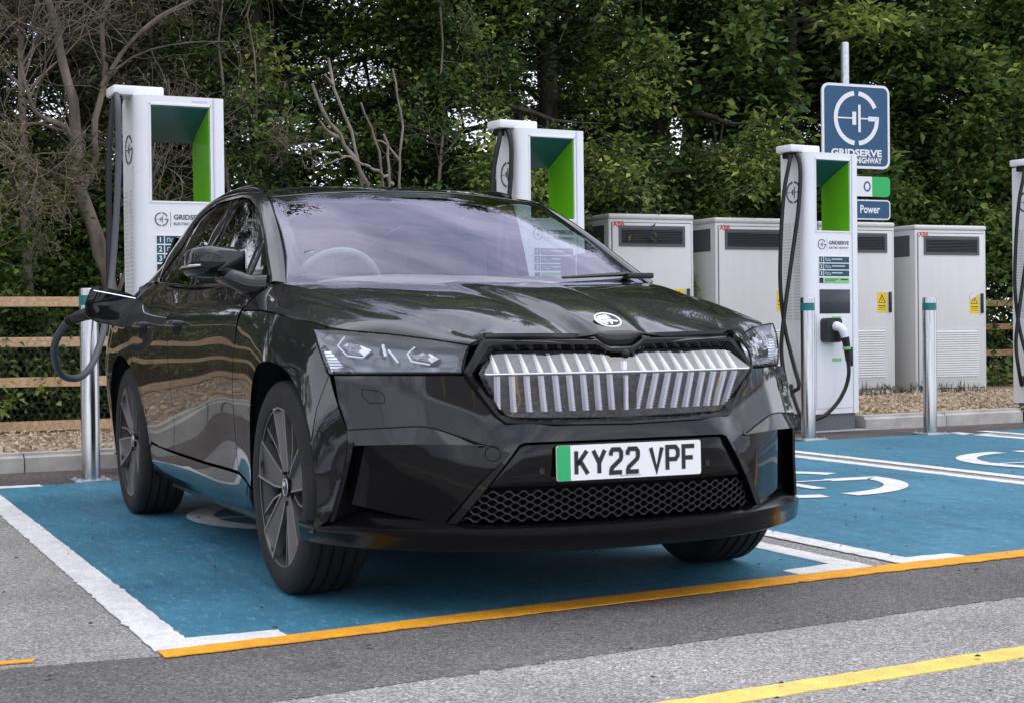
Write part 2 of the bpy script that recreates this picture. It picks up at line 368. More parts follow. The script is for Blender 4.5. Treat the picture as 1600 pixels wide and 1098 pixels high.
# ---------------------------------------------------------------- materials
def mat(name, col=(.5, .5, .5), rough=.5, metal=0., spec=.5, coat=0., coat_r=.03, trans=0., ior=1.5, emit=None):
    m = bpy.data.materials.new(name); m.use_nodes = True; b = m.node_tree.nodes['Principled BSDF']
    b.inputs['Base Color'].default_value = (*col, 1); b.inputs['Roughness'].default_value = rough; b.inputs['Metallic'].default_value = metal
    b.inputs['Specular IOR Level'].default_value = spec; b.inputs['Coat Weight'].default_value = coat; b.inputs['Coat Roughness'].default_value = coat_r
    b.inputs['Transmission Weight'].default_value = trans; b.inputs['IOR'].default_value = ior
    return m
class NT:
    def __init__(s, m): s.t = m.node_tree; s.b = s.t.nodes['Principled BSDF']
    def n(s, typ, **kw):
        q = s.t.nodes.new(typ)
        for k, v in kw.items():
            if k in ('data_type', 'operation', 'blend_type', 'feature', 'noise_dimensions', 'wave_type', 'bands_direction', 'distance', 'musgrave_type'): setattr(q, k, v)
            else: q.inputs[k.replace('_', ' ')].default_value = v
        return q
    def l(s, a, b): s.t.links.new(a, b)
    def coords(s, scale=(1, 1, 1), kind='Object'):
        tc = s.t.nodes.new('ShaderNodeTexCoord'); mp = s.t.nodes.new('ShaderNodeMapping'); mp.inputs['Scale'].default_value = scale
        s.l(tc.outputs[kind], mp.inputs['Vector']); return mp.outputs[0]
    def noise(s, vec, scale, detail=4, rough=.6):
        q = s.n('ShaderNodeTexNoise', Scale=scale, Detail=detail, Roughness=rough); s.l(vec, q.inputs['Vector']); return q.outputs['Fac']
    def ramp(s, fac, stops):
        q = s.t.nodes.new('ShaderNodeValToRGB'); e = q.color_ramp.elements
        while len(e) < len(stops): e.new(.5)
        for el, (p, c) in zip(e, stops): el.position = p; el.color = (*c, 1) if len(c) == 3 else c
        s.l(fac, q.inputs[0]); return q.outputs[0]
    def mix(s, fac, a, b, blend='MIX'):
        q = s.t.nodes.new('ShaderNodeMix'); q.data_type = 'RGBA'; q.blend_type = blend
        for sock, val in ((q.inputs[0], fac), (q.inputs[6], a), (q.inputs[7], b)):
            if isinstance(val, (int, float)): sock.default_value = val
            elif isinstance(val, tuple): sock.default_value = (*val, 1)
            else: s.l(val, sock)
        return q.outputs[2]
    def bump(s, h, strength=.3, dist=.01):
        q = s.n('ShaderNodeBump', Strength=strength, Distance=dist); s.l(h, q.inputs['Height']); s.l(q.outputs[0], s.b.inputs['Normal'])
def noisy(name, a, b, scale=8, rough=.7, bump=0., dist=.01, detail=5, lo=.35, hi=.65, metal=0, fine=None, spec=.5, kind='Object', stretch=(1, 1, 1)):
    m = mat(name, a, rough, metal, spec); t = NT(m); v = t.coords(stretch, kind); f = t.noise(v, scale, detail)
    c = t.ramp(f, [(lo, a), (hi, b)])
    if fine:
        f2 = t.noise(v, fine[0], 2, .7); c = t.mix(fine[1], c, t.ramp(f2, [(.3, (.25, .25, .25)), (.7, (1.75, 1.75, 1.75))]), 'MULTIPLY')
        h = f2
    else: h = f
    t.l(c, t.b.inputs['Base Color'])
    if bump: t.bump(h, bump, dist)
    return m
M = {}
M['paint'] = mat('black_paint', (.0026, .0028, .0038), .35, 0, .10, 1.0, .012); M['paint'].node_tree.nodes['Principled BSDF'].inputs['Coat IOR'].default_value = 1.47
_t = NT(M['paint']); _v = _t.coords(); _f = _t.noise(_v, 7, 6, .65)
_t.l(_t.ramp(_f, [(.35, (.004, .004, .004)), (.80, (.035, .035, .035))]), _t.b.inputs['Coat Roughness'])
M['gloss'] = mat('gloss_black_plastic', (.003, .003, .004), .06, 0, .32)
M['lip'] = mat('lip_black_plastic', (.0035, .0035, .0045), .16, 0, .28)
M['satin'] = mat('satin_black_plastic', (.012, .012, .013), .38)
M['matt'] = mat('black_matt', (.006, .006, .007), .8, 0, .2)
M['trim'] = mat('dark_grey_trim', (.03, .031, .034), .3, .6)
M['rubber'] = mat('tyre_rubber', (.017, .016, .016), .72, 0, .35)
_t = NT(M['rubber']); _v = _t.coords(); _f = _t.noise(_v, 9, 5); _t.l(_t.ramp(_f, [(.35, (.008, .008, .008)), (.7, (.022, .020, .019))]), _t.b.inputs['Base Color']); _t.bump(_t.noise(_v, 160, 2), .15, .002)
M['rim'] = mat('anthracite_rim', (.115, .108, .112), .42, .5)
M['machined'] = mat('machined_alloy', (.50, .48, .48), .30, .95)
M['chrome'] = mat('chrome', (.75, .75, .77), .10, 1.)
M['disc'] = mat('brake_disc', (.06, .055, .055), .5, .6)
M['led'] = mat('clear_light_rib', (.80, .80, .88), .18, 0, .6, .5)
M['reflector'] = mat('light_reflector', (.62, .64, .68), .18, .9)
M['lamp_dark'] = mat('lamp_housing', (.17, .177, .19), .25, .7)
M['white_badge'] = mat('badge_white_metal', (.80, .81, .83), .2, .35)
M['plate_white'] = mat('plate_white', (.84, .84, .84), .35)
M['plate_green'] = mat('plate_green', (.02, .42, .14), .35)
M['print_black'] = mat('print_black', (.012, .012, .014), .5)
M['seat'] = mat('seat_fabric', (.15, .148, .16), .8)
M['seat_light'] = mat('light_interior_trim', (.35, .34, .36), .6)
M['dash'] = mat('dashboard', (.018, .018, .02), .6)
def glass(name, tint, ior=1.5, refl_rough=.0, refl=(1, 1, 1)):
    """thin sheet glass: tinted see-through with a true fresnel reflection"""
    m = bpy.data.materials.new(name); m.use_nodes = True; nt_ = m.node_tree; nt_.nodes.clear()
    o = nt_.nodes.new('ShaderNodeOutputMaterial'); mx_ = nt_.nodes.new('ShaderNodeMixShader'); tr = nt_.nodes.new('ShaderNodeBsdfTransparent'); gl = nt_.nodes.new('ShaderNodeBsdfGlossy'); fr = nt_.nodes.new('ShaderNodeFresnel')
    tr.inputs[0].default_value = (*tint, 1); gl.inputs[0].default_value = (*refl, 1); gl.inputs['Roughness'].default_value = refl_rough; fr.inputs['IOR'].default_value = ior
    geo = nt_.nodes.new('ShaderNodeNewGeometry'); mr = nt_.nodes.new('ShaderNodeMapRange'); mr.inputs[3].default_value = ior; mr.inputs[4].default_value = 1/ior
    nt_.links.new(geo.outputs['Backfacing'], mr.inputs[0]); nt_.links.new(mr.outputs[0], fr.inputs['IOR']); nt_.links.new(fr.outputs[0], mx_.inputs[0]); nt_.links.new(tr.outputs[0], mx_.inputs[1]); nt_.links.new(gl.outputs[0], mx_.inputs[2]); nt_.links.new(mx_.outputs[0], o.inputs[0])
    return m
M['windscreen'] = glass('windscreen_glass', (.66, .77, .75), 2.25, refl=(.86, .81, 1.0))
M['side_glass'] = glass('privacy_glass', (.12, .12, .125), 1.7)
M['front_side_glass'] = glass('front_door_glass', (.62, .68, .67), 1.7)
M['lens'] = glass('lamp_lens', (.88, .90, .92), 1.62)
M['grille_glass'] = glass('grille_cover_glass', (.92, .92, .95), 2.1)
# ---------------------------------------------------------------- ground materials
def asphalt(name, lo_c, hi_c, grain=140, patch=.9, warm=0, stone=None):
    m = mat(name, lo_c, .9, 0, .25); t = NT(m); v = t.coords()
    big = t.noise(v, patch, 6, .62); g = t.n('ShaderNodeTexVoronoi', Scale=grain); t.l(v, g.inputs['Vector'])
    g2 = t.noise(v, grain*.55, 3, .75)
    base = t.ramp(big, [(.33, lo_c), (.66, hi_c)])
    st = t.ramp(g.outputs['Color'], [(.0, (.22, .22, .22)), (.45, (.85, .85, .85)), (.75, (1.35, 1.33, 1.3)), (1., (2.5, 2.45, 2.35))])
    c = t.mix(.85, base, st, 'MULTIPLY'); c = t.mix(.55, c, t.ramp(g2, [(.32, (.55, .55, .55)), (.66, (1.4, 1.4, 1.4))]), 'MULTIPLY')
    # oil spots and dusty patches
    sp = t.noise(v, 3.1, 4, .7); c = t.mix(t.ramp(sp, [(.62, (0, 0, 0)), (.74, (.8, .8, .8))]), c, tuple(x*.55 for x in lo_c))
    t.l(c, t.b.inputs['Base Color']); t.bump(g.outputs['Distance'], .55, .006)
    return m
M['asphalt_pale'] = asphalt('pale_asphalt', (.235, .226, .218), (.335, .322, .31), 165)
M['asphalt_dark'] = asphalt('dark_asphalt', (.105, .099, .097), (.155, .148, .146), 165)
M['asphalt_brown'] = asphalt('brown_asphalt', (.060, .052, .047), (.115, .10, .092), 90)
def painted(name, c0, c1, wear, lo, hi, rough=.75, scale=2.2, under=(.10, .10, .10), streak=False):
    m = mat(name, c0, rough, 0, .3); t = NT(m); v = t.coords()
    big = t.noise(v, .8, 6, .62); c = t.ramp(big, [(.34, c0), (.66, c1)])
    med = t.noise(v, 11, 5, .7); c = t.mix(.65, c, t.ramp(med, [(.32, (.72, .74, .76)), (.68, (1.22, 1.2, 1.17))]), 'MULTIPLY')
    g = t.noise(v, 130, 2, .8); c = t.mix(.6, c, t.ramp(g, [(.33, (.66, .66, .66)), (.67, (1.32, 1.32, 1.32))]), 'MULTIPLY')
    # scuffs: pale worn spots and dark grit
    va = t.coords((1, 3.2, 1)); sc = t.noise(va, 11, 8, .8); c = t.mix(t.ramp(sc, [(lo, (0, 0, 0)), (hi, (1, 1, 1))]), c, wear)
    # tyre drag and grime, long along the bay
    vb = t.coords((.35, 2.6, 1)); sc2 = t.noise(vb, 2.6, 6, .7); c = t.mix(t.ramp(sc2, [(.50, (0, 0, 0)), (.70, (.55, .55, .55))]), c, under)
    sp = t.noise(v, 38, 3, .7); c = t.mix(t.ramp(sp, [(.63, (0, 0, 0)), (.70, (.8, .8, .8))]), c, under)
    t.l(c, t.b.inputs['Base Color']); vo = t.n('ShaderNodeTexVoronoi', Scale=115.); t.l(v, vo.inputs['Vector']); t.bump(vo.outputs['Distance'], .28, .005)
    return m
M['blue_paint'] = painted('blue_bay_paint', (.020, .125, .200), (.055, .215, .305), (.22, .33, .39), .55, .66, .62, under=(.030, .085, .125))
M['white_paint'] = painted('white_line_paint', (.64, .63, .62), (.74, .735, .72), (.40, .39, .38), .60, .72, .7, under=(.48, .47, .45))
M['amber_paint'] = painted('amber_line_paint', (.72, .30, .012), (.82, .37, .02), (.50, .30, .09), .62, .76, .7, under=(.45, .22, .05))
M['yellow_paint'] = painted('yellow_line_paint', (.72, .50, .09), (.78, .58, .15), (.42, .36, .22), .56, .74, .7, under=(.42, .34, .15))
M['verge'] = noisy('wood_chip_verge', (.26, .19, .125), (.48, .38, .27), 55, .95, .9, .02, 6, fine=(140, .7))
M['kerb'] = noisy('concrete_kerb', (.36, .345, .315), (.50, .48, .44), 6, .9, .25, .004, 7, fine=(150, .35))
M['soil'] = noisy('woodland_soil', (.030, .022, .014), (.085, .060, .036), 9, .95, .7, .05, 7)
def sheet(name, pts, z, m, kind='structure', ragged=0., seed=0, skirt=0.):
    P = np.array(pts, float)
    if ragged:
        P = lin(list(P)+[P[0]], .035)[:-1]; rs = np.random.RandomState(seed)
        P = P+rs.normal(0, ragged, P.shape)*np.repeat(rs.rand(len(P)//3+1, 1) < .75, 3, 0)[:len(P)]
    bm = bmesh.new(); v = [bm.verts.new((x, y, z)) for x, y in P]; f = bm.faces.new(v); f.normal_update()
    if f.normal.z < 0: bmesh.ops.reverse_faces(bm, faces=[f])
    if len(P) > 8: bmesh.ops.triangulate(bm, faces=bm.faces[:])
    if skirt:                      # the film of paint or tarmac has an edge
        r = bmesh.ops.extrude_edge_only(bm, edges=[e for e in bm.edges if e.is_boundary])
        for q in r['geom']:
            if isinstance(q, bmesh.types.BMVert): q.co.z -= skirt
    o = obj(name, bm, m); 
    if kind: o['kind'] = kind
    return o
sheet('ground', [(-900, -900), (900, -900), (900, 900), (-900, 900)], -.05, M['soil'])
sheet('car_park', [(-7.0, -40), (45, -40), (45, 60), (-7.0, 60)], -.003, M['asphalt_pale'])
yx = lambda y: np.interp(y, [-6, -1.5, -.06, .57, 2.0, 14], [1.3, .825, .605, .535, .385, -.85])     # upper edge of the amber line
bx_ = lambda y: np.interp(y, [-6, -1.3, 4.7, 6.0, 14], [-4.1, -4.55, -5.18, -5.28, -6.0])                # back edge of the bays
ax_ = lambda y: np.interp(y, [-8, -1.4, -.47, 1.3, 14], [2.4, 1.57, 1.43, 1.215, -.35])                  # dark / pale joint in the aisle
sheet('resurfaced_strip', [(.845, -1.93), (1.35, -6), (2.3, -14)]+[(3.3, -14)]+[(ax_(y), y) for y in np.arange(-8, 14.1, .5)]+[(yx(y)+.05, y) for y in np.arange(14, -1.6, -.5)], -.001, M['asphalt_dark'], ragged=.010, seed=3, skirt=.0019)
sheet('charger_strip', [(-5.62, -8)]+[(bx_(y)+.15, y) for y in (-8, -1.3, 4.7, 6, 14)]+[(-7, 14), (-6.6, 5)], -.001, M['asphalt_brown'], ragged=.004, seed=5, skirt=.0019)
# marked bays
def bay(y0, y1, seed): sheet('charging_bay', [(bx_(y0), y0), (yx(y0)+.03, y0), (yx((y0+y1)/2)+.03, (y0+y1)/2), (yx(y1)+.03, y1), (bx_(y1), y1)], .001, M['blue_paint'], ragged=.004, seed=seed, skirt=.0039)
bay(-1.40, 1.17, 11); bay(1.49, 3.85, 12); bay(4.15, 6.36, 13); bay(6.75, 9.1, 14); bay(9.4, 11.8, 15)
def line(name, pts, m, z=.003, seed=0, label=None): return sheet(name, pts, z, m, ragged=.0032, seed=seed, skirt=.0029)
line('white_line', [(-4.6, -1.505), (.81, -1.505), (.76, -1.10), (.655, -1.10), (.665, -1.385), (-4.6, -1.385)], M['white_paint'], seed=21)
line('white_line', [(-4.60, -1.37), (-4.60, -1.10), (-4.49, -1.10), (-4.47, -1.37)], M['white_paint'], seed=22)
line('white_line', [(bx_(1.2), 1.145), (.325, 1.145), (.385, .89), (.485, .90), (.46, 1.255), (bx_(1.2), 1.26)], M['white_paint'], seed=23)
line('white_line', [(bx_(1.4), 1.40), (.41, 1.385), (.445, 1.40), (.415, 1.73), (.315, 1.72), (.32, 1.50), (bx_(1.4), 1.525)], M['white_paint'], seed=24)
for i, y in enumerate((3.83, 4.06, 6.30, 6.62, 9.1, 9.35)):
    line('white_line', [(bx_(y), y), (yx(y)-.01, y+.03), (yx(y)-.01, y+.135), (bx_(y), y+.105)], M['white_paint'], seed=30+i)
line('white_line', [(-5.16, 6.25), (-5.04, 6.52), (-4.96, 6.50), (-5.07, 6.24)], M['white_paint'], seed=41)
ys = np.arange(-1.5, 12.1, .5); line('amber_line', [(yx(y), y) for y in ys]+[(yx(y)+np.interp(y, [-1.5, -.1, 2], [.10, .135, .125]), y) for y in ys[::-1]], M['amber_paint'], seed=51, z=.005)
line('amber_line', [(.79, -1.97), (.80, -1.84), (.76, -1.83), (.755, -1.97)], M['amber_paint'], z=0.002, seed=52)
y2 = lambda y: 1.988-.108*(y-.06)
ys = np.arange(-6, 12.1, .5); line('yellow_line', [(y2(y)-.055, y) for y in ys]+[(y2(y)+.055, y) for y in ys[::-1]], M['yellow_paint'], z=0., seed=53)
for cx, cy, s_ in ((-2.42, 2.64, .80), (-2.30, .08, .79), (-2.75, 5.30, .80)):
    o = flat_from(emblem_bm(s_), frame((cx, cy, .003), (.03, 1, 0), (-1, .03, 0)), 'bay_emblem', M['white_paint']); o['kind'] = 'structure'
# kerb of single stones, verge behind it
kx = lambda y: -5.55-.063*(y+1)
kerb = empty('kerb', (kx(-1), -1, 0)); tag(kerb, 'pale concrete kerb of long stones in front of the wood chip verge', 'kerb')
km = []
for i in range(3):
    bm = bmesh.new(); bmesh.ops.create_cube(bm, size=1); bmesh.ops.scale(bm, vec=(.15, .908, .17), verts=bm.verts[:]); bmesh.ops.translate(bm, verts=bm.verts[:], vec=(-.075, .454, .04))
    es = [e for e in bm.edges if abs(e.verts[0].co.z-e.verts[1].co.z) < .01 and e.verts[0].co.z > 0 and abs(e.verts[0].co.x-e.verts[1].co.x) < .01 and e.verts[0].co.x > -.05]
    bmesh.ops.bevel(bm, geom=es, offset=.03, segments=3, affect='EDGES'); me = bpy.data.meshes.new('kerb_stone'); bm.to_mesh(me); bm.free(); me.materials.append(M['kerb']); km.append(me)
for y, i in [(a+k*.915, k) for a, b in ((-9.3, 2.4), (3.2, 5.3), (5.97, 8.1), (8.78, 14.2)) for k in range(int((b-a)/.915+.01))]:
    if True:
        o = bpy.data.objects.new('kerb_stone', km[i % 3]); COL.objects.link(o); o.parent = kerb; o.location = (kx(y)-kx(-1), y+1, random.uniform(-.004, .004)); o.rotation_euler = (0, 0, R(3.6)+random.uniform(-.004, .004))
vg = []
xs = np.concatenate([np.linspace(0, -.5, 3), np.linspace(-.8, -6.2, 30)]); ys = np.linspace(-14, 16, 150)
rs = np.random.RandomState(4); V = [(kx(y)-.13+x, y, .085+.02*min(1, -x)+.03*noise.noise((x*1.3, y*1.3, 0))*min(1, -x*2)+rs.uniform(-.010, .010)) for x in xs for y in ys]
n_ = len(ys); F = [(a*n_+b, a*n_+b+1, (a+1)*n_+b+1, (a+1)*n_+b) for a in range(len(xs)-1) for b in range(n_-1)]
F = [f[::-1] for f in F]; o = raw('verge', V, F, M['verge'], None, 180); o['kind'] = 'structure'
# loose chips on the verge
rs = np.random.RandomState(8); n_ = 14000; V = []; F = []
yy = rs.uniform(-4, 13, n_); xx = kx(yy)-.2-rs.rand(n_)**1.3*3.0
for k in range(n_):
    a = rs.uniform(0, 6.28); L, W_ = rs.uniform(.007, .022), rs.uniform(.003, .008); c, s_ = math.cos(a), math.sin(a); tz = rs.uniform(-.012, .012); b = len(V); z = .115+rs.uniform(0, .022)
    for p, q in ((-L, -W_), (L, -W_), (L, W_), (-L, W_)): V.append((xx[k]+p*c-q*s_, yy[k]+p*s_+q*c, z+tz*(p/L)+.004*(q/W_)))
    F.append((b, b+1, b+2, b+3))
o = raw('wood_chips', V, F, noisy('wood_chip', (.34, .25, .16), (.62, .49, .34), 12, .9)); tag(o, 'pale loose wood chips scattered over the verge', 'wood chips', kind='stuff')
# scattered grit and leaves on the tarmac
rs = np.random.RandomState(9); V = []; F = []
for k in range(420):
    x, y = rs.uniform(-5, 2.6), rs.uniform(-3.4, 8); r_ = rs.uniform(.003, .011); b = len(V)
    for q in range(5): V.append((x+r_*math.cos(q*1.257)*rs.uniform(.6, 1.3), y+r_*math.sin(q*1.257)*rs.uniform(.6, 1.3), .0085))
    V.append((x, y, .0085+r_*.5)); F += [(b+q, b+(q+1) % 5, b+5) for q in range(5)]
o = raw('grit', V, F, mat('grit', (.035, .03, .026), .9)); tag(o, 'tiny dark grit and leaf crumbs scattered on the bays and tarmac', 'grit', kind='stuff')

# ---------------------------------------------------------------- timber fence
M['timber'] = noisy('fence_timber', (.40, .255, .135), (.62, .43, .255), 3.0, .85, .25, .004, 8, stretch=(8, 1, 14), fine=(60, .3))
M['wire'] = mat('galvanised_wire', (.16, .17, .16), .5, .7)
def fence(P0, P1, label, seed, net=True):
    P0, P1 = np.array(P0), np.array(P1); L = np.linalg.norm(P1-P0); e = (P1-P0)/L; rz = math.atan2(e[1], e[0])
    f = empty('timber_fence', (P0[0], P0[1], .10), rz); tag(f, label, 'fence', 'timber post and rail fence runs')
    n = int(round(L/2.4)); st_ = L/n; rnd_ = random.Random(seed)
    post = None; rails = {}
    for i in range(n+1):
        bm = bmesh.new(); box(bm, -.05, .05, .02, .12, -.15, 1.16, .006); 
        o = obj('post', bm, M['timber'], f) if post is None else None
        if o is None: bm.free(); o = post.copy(); COL.objects.link(o)
        else: post = o
        o.location = (i*st_, 0, 0); o.rotation_euler = (0, 0, rnd_.uniform(-.02, .02))
    rail = None
    for i in range(n):
        for zz in (.075, .415, .745, 1.06):
            if rail is None:
                bm = bmesh.new(); box(bm, 0, st_-.004, -.02, .018, -.04, .04, .004); rail = o = obj('rail', bm, M['timber'], f)
            else: o = rail.copy(); COL.objects.link(o)
            o.location = (i*st_, rnd_.uniform(-.004, .002), zz+rnd_.uniform(-.012, .012)); o.rotation_euler = (0, rnd_.uniform(-.006, .006), 0)
    if net:                      # hexagonal wire netting stapled behind the rails
        V, E = [], []; c = .055; bm = bmesh.new()
        def seg_(a, b):
            a = np.array([a[0], .019, a[1]]); b = np.array([b[0], .019, b[1]]); d_ = (b-a)/np.linalg.norm(b-a); nn = np.array([-d_[2], 0, d_[0]])*.0007
            k = len(V); V.extend([a+nn, b+nn, b-nn, a-nn]); E.append((k, k+1, k+2, k+3))
        X = np.arange(0, min(L, 7.5), c); 
        for j, z in enumerate(np.arange(.02, .80, c*.9)):
            for x in X:
                x0 = x+(j % 2)*c/2; seg_((x0, z), (x0, z+c*.45)); seg_((x0, z+c*.45), (x0+c/2, z+c*.9)); seg_((x0, z+c*.45), (x0-c/2, z+c*.9))
        bm.free(); tag(raw('wire_netting', V, E, M['wire'], f), kind='stuff')
    return f
fence((-8.05, 3.62), (-8.12, -10.78), 'timber rail fence with wire netting behind the car and the left chargers', 1)
fence((-11.3, 15.5), (-11.2, 4.3), 'timber rail fence run behind the white power cabinets', 2, False)
# ---------------------------------------------------------------- chargers
def dirty_white(name, c, rough=.35, amt=.10):
    m = mat(name, c, rough); t = NT(m); v = t.coords(); vs = t.coords((3, 3, .6)); f = t.noise(vs, 2.2, 7, .65)
    k = t.ramp(f, [(.40, (1, 1, 1)), (.75, (1-amt, 1-amt*1.1, 1-amt*1.3))]); t.l(t.mix(1., c, k, 'MULTIPLY'), t.b.inputs['Base Color'])
    t.l(t.ramp(t.noise(v, 5, 5), [(.3, (rough-.08,)*3), (.7, (rough+.15,)*3)]), t.b.inputs['Roughness']); return m
M['white'] = dirty_white('charger_white', (.81, .81, .82), .30, .04)
M['lilac'] = mat('pale_edge_strip', (.60, .61, .72), .4)
M['cab'] = dirty_white('cabinet_white', (.66, .665, .655), .45, .05)
M['cab_side'] = M['cab']
M['plinth'] = noisy('plinth_grey', (.10, .108, .115), (.135, .142, .15), 4, .6)
M['green'] = mat('lime_green_panel', (.13, .48, .012), .28)
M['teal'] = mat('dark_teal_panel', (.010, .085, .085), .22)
M['navy'] = mat('sign_navy', (.012, .075, .165), .4)
M['navy2'] = mat('panel_navy', (.008, .06, .085), .4)
M['signwhite'] = mat('sign_white', (.78, .79, .80), .4)
M['signgreen'] = mat('sign_green', (.02, .43, .10), .4)
M['lightgreen'] = mat('label_green', (.22, .58, .17), .45)
M['screen'] = mat('dark_screen', (.035, .038, .045), .25)
M['cable'] = mat('cable_rubber', (.006, .006, .007), .5)
M['cablegrey'] = mat('worn_cable_rubber', (.055, .057, .065), .5)
M['logo_dark'] = mat('logo_dark', (.10, .12, .12), .5); M['logo_green'] = mat('logo_green', (.10, .30, .06), .5)
M['red'] = mat('logo_red', (.62, .03, .03), .45); M['sign_yellow'] = mat('warning_yellow', (.80, .58, .02), .45)
M['steel'] = mat('brushed_steel', (.45, .45, .45), .2, 1.)
_t = NT(M['steel']); _v = _t.coords((60, 60, 1.2)); _f = _t.noise(_v, 5, 4); _t.l(_t.ramp(_f, [(.3, (.14,)*3), (.7, (.26,)*3)]), _t.b.inputs['Roughness']); _t.l(_t.ramp(_f, [(.3, (.40, .40, .40)), (.7, (.54, .54, .54))]), _t.b.inputs['Base Color'])
M['galv'] = noisy('galvanised_steel', (.42, .44, .46), (.58, .60, .62), 25, .45, metal=.8)
CW, CD, CH = .57, .335, 2.36
def charger(loc, rz, sc, label):
    c = empty('ev_charger', (*loc, 0), rz, sc); tag(c, label, 'EV charger', 'white charging posts behind the bays')
    def plan(y0, y1, rl=.0, rr_=.0):
        p = [(-CD, y0), (-CD, y1)]
        p += [(-rr_+rr_*math.cos(R(90-a)), y1-rr_+rr_*math.sin(R(90-a))) for a in np.linspace(0, 90, 6)] if rr_ else [(0, y1)]
        p += [(-rl+rl*math.cos(R(-a)), y0+rl+rl*math.sin(R(-a))) for a in np.linspace(0, 90, 8)] if rl else [(0, y0)]
        return p[::-1]
    bm = bmesh.new()
    prism(bm, plan(0, .495, .075), .155, 1.70); prism(bm, plan(0, .095, .075), 1.70, 2.30); prism(bm, plan(.475, .495), 1.70, 2.30); prism(bm, plan(0, .495, .075), 2.30, CH)
    prism(bm, [(x-.004, y) for x, y in plan(.495, .505)], .155, CH-.004)
    prism(bm, plan(.505, CW, 0, .02), .155, CH)
    hs = obj('housing', bm, M['white'], c, 30)
    bm = bmesh.new(); box(bm, -.005, .004, .4965, .5035, .16, 2.35); obj('edge_strip', bm, M['lilac'], hs)
    bm = bmesh.new(); box(bm, 0, .005, .080, .494, 1.688, 1.697); box(bm, .0, .006, .085, .095, 1.70, 2.31); box(bm, .0, .006, .475, .485, 1.70, 2.31); box(bm, 0, .006, .085, .485, 2.30, 2.31); obj('portal_rim', bm, M['white'], hs)
    boxo('plinth', (-CD+.03, -.025, .03, CW-.03, 0, .155), M['plinth'], c, .004); boxo('foot_plate', (-CD, .03, -.01, CW+.05, 0, .014), M['galv'], c, .002)
    # portal lining: dark teal soffit, folded lime cheek on the right, dark cheek on the left
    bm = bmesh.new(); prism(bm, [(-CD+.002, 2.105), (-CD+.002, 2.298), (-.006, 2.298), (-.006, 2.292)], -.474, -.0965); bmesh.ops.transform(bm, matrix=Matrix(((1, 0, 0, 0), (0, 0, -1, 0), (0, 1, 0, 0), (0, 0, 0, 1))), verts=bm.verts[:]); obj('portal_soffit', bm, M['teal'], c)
    bm = bmesh.new(); prism(bm, [(-CD+.002, .4735), (-CD+.002, .455), (-.24, .455), (-.006, .468), (-.006, .4735)], 1.702, 2.29); obj('portal_cheek', bm, M['green'], c)
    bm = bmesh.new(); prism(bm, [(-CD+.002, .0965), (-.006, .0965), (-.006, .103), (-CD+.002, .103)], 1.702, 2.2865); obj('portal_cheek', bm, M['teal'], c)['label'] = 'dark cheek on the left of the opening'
    # cable arm on top
    ar = boxo('cable_arm', (-.26, -.06, -.12, .20, CH+.0005, CH+.062), M['white'], c, .012); boxo('arm_clamp', (-.20, -.12, -.10, -.045, CH-.05, CH), M['cable'], ar, .008)
    bm = bmesh.new(); lathe(bm, [(0, .045), (.018, .04), (.026, .0005)], 16, 'z'); bmesh.ops.translate(bm, verts=bm.verts[:], vec=(-.2, .33, CH)); obj('aerial', bm, M['matt'], c, 40)
    # side: emblem and vent
    fs = frame((-.172, -.0015, 2.03), (1, 0, 0), (0, 0, 1)); flat_from(emblem_bm(.095), fs, 'side_emblem', M['logo_dark'], hs)
    bm = bmesh.new()
    for j in range(32): box(bm, -.315, -.205, -.0015, .0, .95+j*.026, .966+j*.026)
    obj('side_vent', bm, M['cab'], hs)
    bm = bmesh.new()
    for j in range(32): box(bm, -.178, -.095, -.0015, .0, .95+j*.026, .966+j*.026)
    obj('side_vent', bm, M['cab'], hs)
    # front: lettering, instruction rows, screen, card reader
    ff = frame((.0015, 0, 0), (0, 1, 0), (0, 0, 1))
    bm = emblem_bm(.044); bmesh.ops.translate(bm, verts=bm.verts[:], vec=(.155, 1.585, 0)); flat_from(bm, ff, 'front_emblem', M['logo_dark'], hs)
    bm = bmesh.new(); stroke(bm, [(.213, 1.535), (.213, 1.632)], .003); flat_from(bm, ff, 'logo_rule', M['logo_dark'], hs)
    texto('operator_name', 'GRIDSERVE', .042, ff, M['logo_dark'], hs, .0012, 1.3, at=(.345, 1.600), width=.225)
    texto('operator_line', 'ELECTRIC HIGHWAY', .024, ff, M['logo_dark'], hs, .0004, 1.2, at=(.345, 1.558), width=.225)
    ip = boxo('instruction_panel', (.0005, .004, .118, .462, 1.262, 1.486), M['signwhite'], hs, .0)
    fi_ = frame((.0042, 0, 0), (0, 1, 0), (0, 0, 1))
    for k, d_ in enumerate('123'):
        zc = 1.456-.058*k
        bm = bmesh.new(); stroke(bm, [(.122, zc), (.168, zc)], .050); stroke(bm, [(.174, zc), (.458, zc)], .050); flat_from(bm, fi_, 'instruction_row', M['navy2'], ip)
        texto('row_number', d_, .044, fi_, M['signwhite'], ip, .001, at=(.145, zc))
        bm = bmesh.new(); stroke(bm, [(.262, zc+.004), (.262+.12+.03*(k % 2), zc+.004)], .009, .0006)
        stroke(bm, [(.190, zc-.012), (.190, zc+.010), (.206, zc+.010), (.206, zc-.012)], .004, .0006, None); stroke(bm, [(.212, zc-.008), (.220, zc+.006), (.236, zc+.006), (.246, zc-.002), (.250, zc-.010), (.212, zc-.010)], .004, .0006)
        flat_from(bm, fi_, 'row_icon', M['lilac'], ip)
    bm = bmesh.new(); stroke(bm, [(.174, 1.281), (.458, 1.281)], .046); flat_from(bm, fi_, 'instruction_row', M['lightgreen'], ip)
    bm = bmesh.new(); stroke(bm, [(.122, 1.281), (.168, 1.281)], .044); flat_from(bm, fi_, 'row_square', M['trim'], ip)
